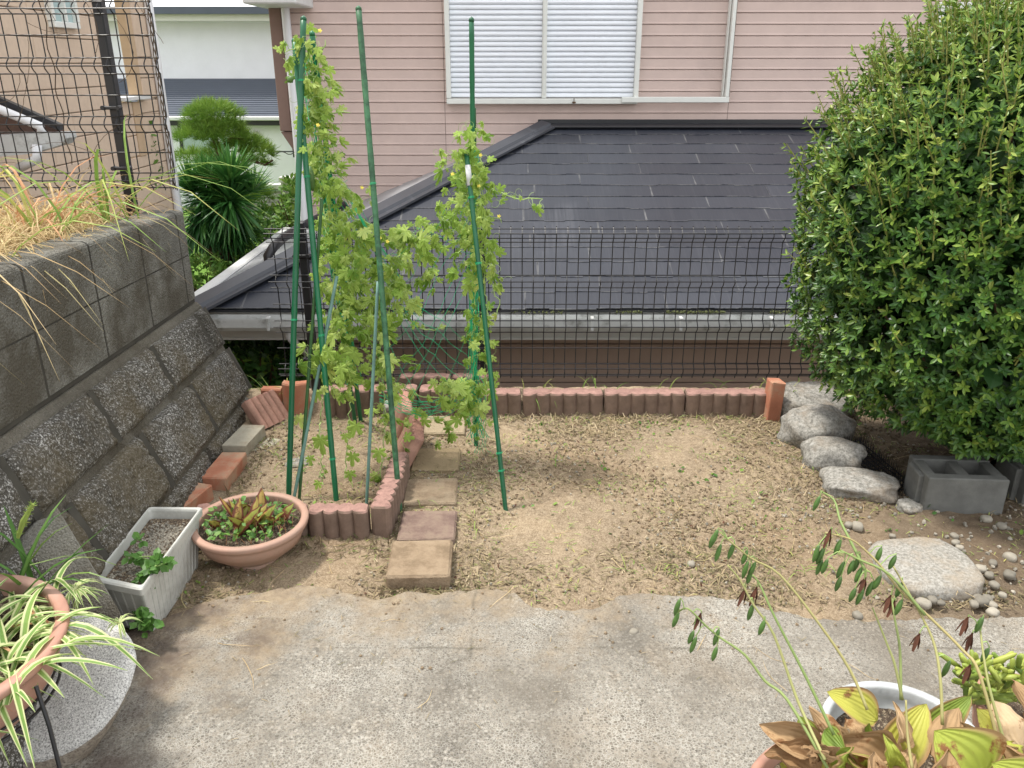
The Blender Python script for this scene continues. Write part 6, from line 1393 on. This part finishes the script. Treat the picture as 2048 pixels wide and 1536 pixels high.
PL = [(1352, 1240, 0), (1382, 1275, 0), (1387, 1290, 0), (1428, 1308, 0), (1432, 1275, 0), (1354, 1215, 0), (1424, 1082, 0), (1430, 1075, 0), (1436, 1106, 0), (1463, 1102, 0), (1489, 1115, 0), (1497, 1155, 0), (1490, 1140, 0), (1500, 1225, 0), (1524, 1255, 0), (1505, 1140, 0), (1634, 1007, 0),
      (1631, 1108, 0), (1641, 1112, 0), (1638, 1135, 0), (1649, 1133, 0), (1675, 1095, 0), (1676, 1168, 0), (1682, 1140, 0), (1701, 1135, 0), (1713, 1127, 0), (1705, 1190, 0), (1720, 1195, 0), (1740, 1178, 0), (1717, 1150, 0), (1797, 1215, 0), (1785, 1125, 0), (1797, 1180, 0), (1756, 1110, 0), (1892, 1338, 0), (1958, 1250, 0), (1970, 1310, 0), (1755, 1165, 0),
      (1485, 1192, 1), (1508, 1190, 1), (1397, 1240, 1), (1655, 1075, 1), (1725, 1168, 1), (1783, 1215, 1), (1832, 1282, 1), (1937, 1282, 1), (1928, 1250, 1), (1775, 1205, 1), (1933, 1345, 1)]
allst = [at(a + (c_ - a) * t, b + (d_ - b) * t, Y=y0 + (y1 - y0) * t) for s in stalks for (a, b, y0), (c_, d_, y1) in zip(s[:-1], s[1:]) for t in (0, .25, .5, .75)]
for (px, py, dr_) in PL:
    near = min(allst, key=lambda q: (lambda m: (m[0] - px) ** 2 + (m[1] - (py - 22)) ** 2)((1024 + FPX * q.x / (q.y * CP - (q.z - CAMH) * SP), 768 - FPX * (q.y * SP + (q.z - CAMH) * CP) / (q.y * CP - (q.z - CAMH) * SP))))
    c = at(px, py, Y=near.y); tilt = Vector((random.gauss(-.12, .12), 0, 0)); L_ = random.uniform(.015, .020)
    top, bot = c + Vector((.004, 0, L_)), c - Vector((.003, 0, L_)) + tilt * .01
    if not dr_:
        pods = MB(); pods.tube([top.lerp(bot, t) for t in (0, .12, .35, .6, .85, 1)], [.0014, .0034, .0050, .0052, .0036, .0010], 8); obj('seed_pod', pods, M['pod'], HO, smooth=True)
    else:
        dpod = MB()
        for k in range(3): a = k * 2.1; dpod.ribbon([top, c + Vector((math.cos(a) * .006, math.sin(a) * .006, 0)), bot + Vector((math.cos(a) * .009, math.sin(a) * .009, 0))], [.003, .009, .004])
        obj('dry_pod', dpod, M['podry'], HO)
    ped.tube([near, near.lerp(top, .5) + Vector((0, 0, .009)), top + Vector((0, 0, .004)), top], [.0012, .0011, .001, .0012], 5)
obj('stalks', sk, M['scape'], HO, smooth=True); obj('pod_stems', ped, M['vstem'], HO)
# yellow-green succulent at the right frame edge
SQ = empty('succulent_plant', at(2010, 1400, Y=1.45), 'yellow green fleshy leaved plant at the right frame edge behind the hosta', 'potted plant')
mb = MB()
for k in range(130):
    px, py = random.uniform(1920, 2090), random.uniform(1330, 1410); c = at(px, py, Y=1.42 + random.uniform(-.05, .1)); d = Vector((random.gauss(-.2, .5), random.gauss(-.2, .4), random.uniform(.3, 1))).normalized(); L_ = random.uniform(.03, .07); mb.tube([c, c + d * L_ * .5, c + d * L_ * .9, c + d * L_], [.004, .0065, .005, .001], 6)
obj('leaves', mb, M['succ'], SQ, smooth=True)
po = at(2030, 1420, z=.2); potrim((po.x + .09, 1.47, 0), .12, .14, M['terracotta'], 'terracotta pot under the yellow green fleshy plant at the right edge', 'small_pot', .7)
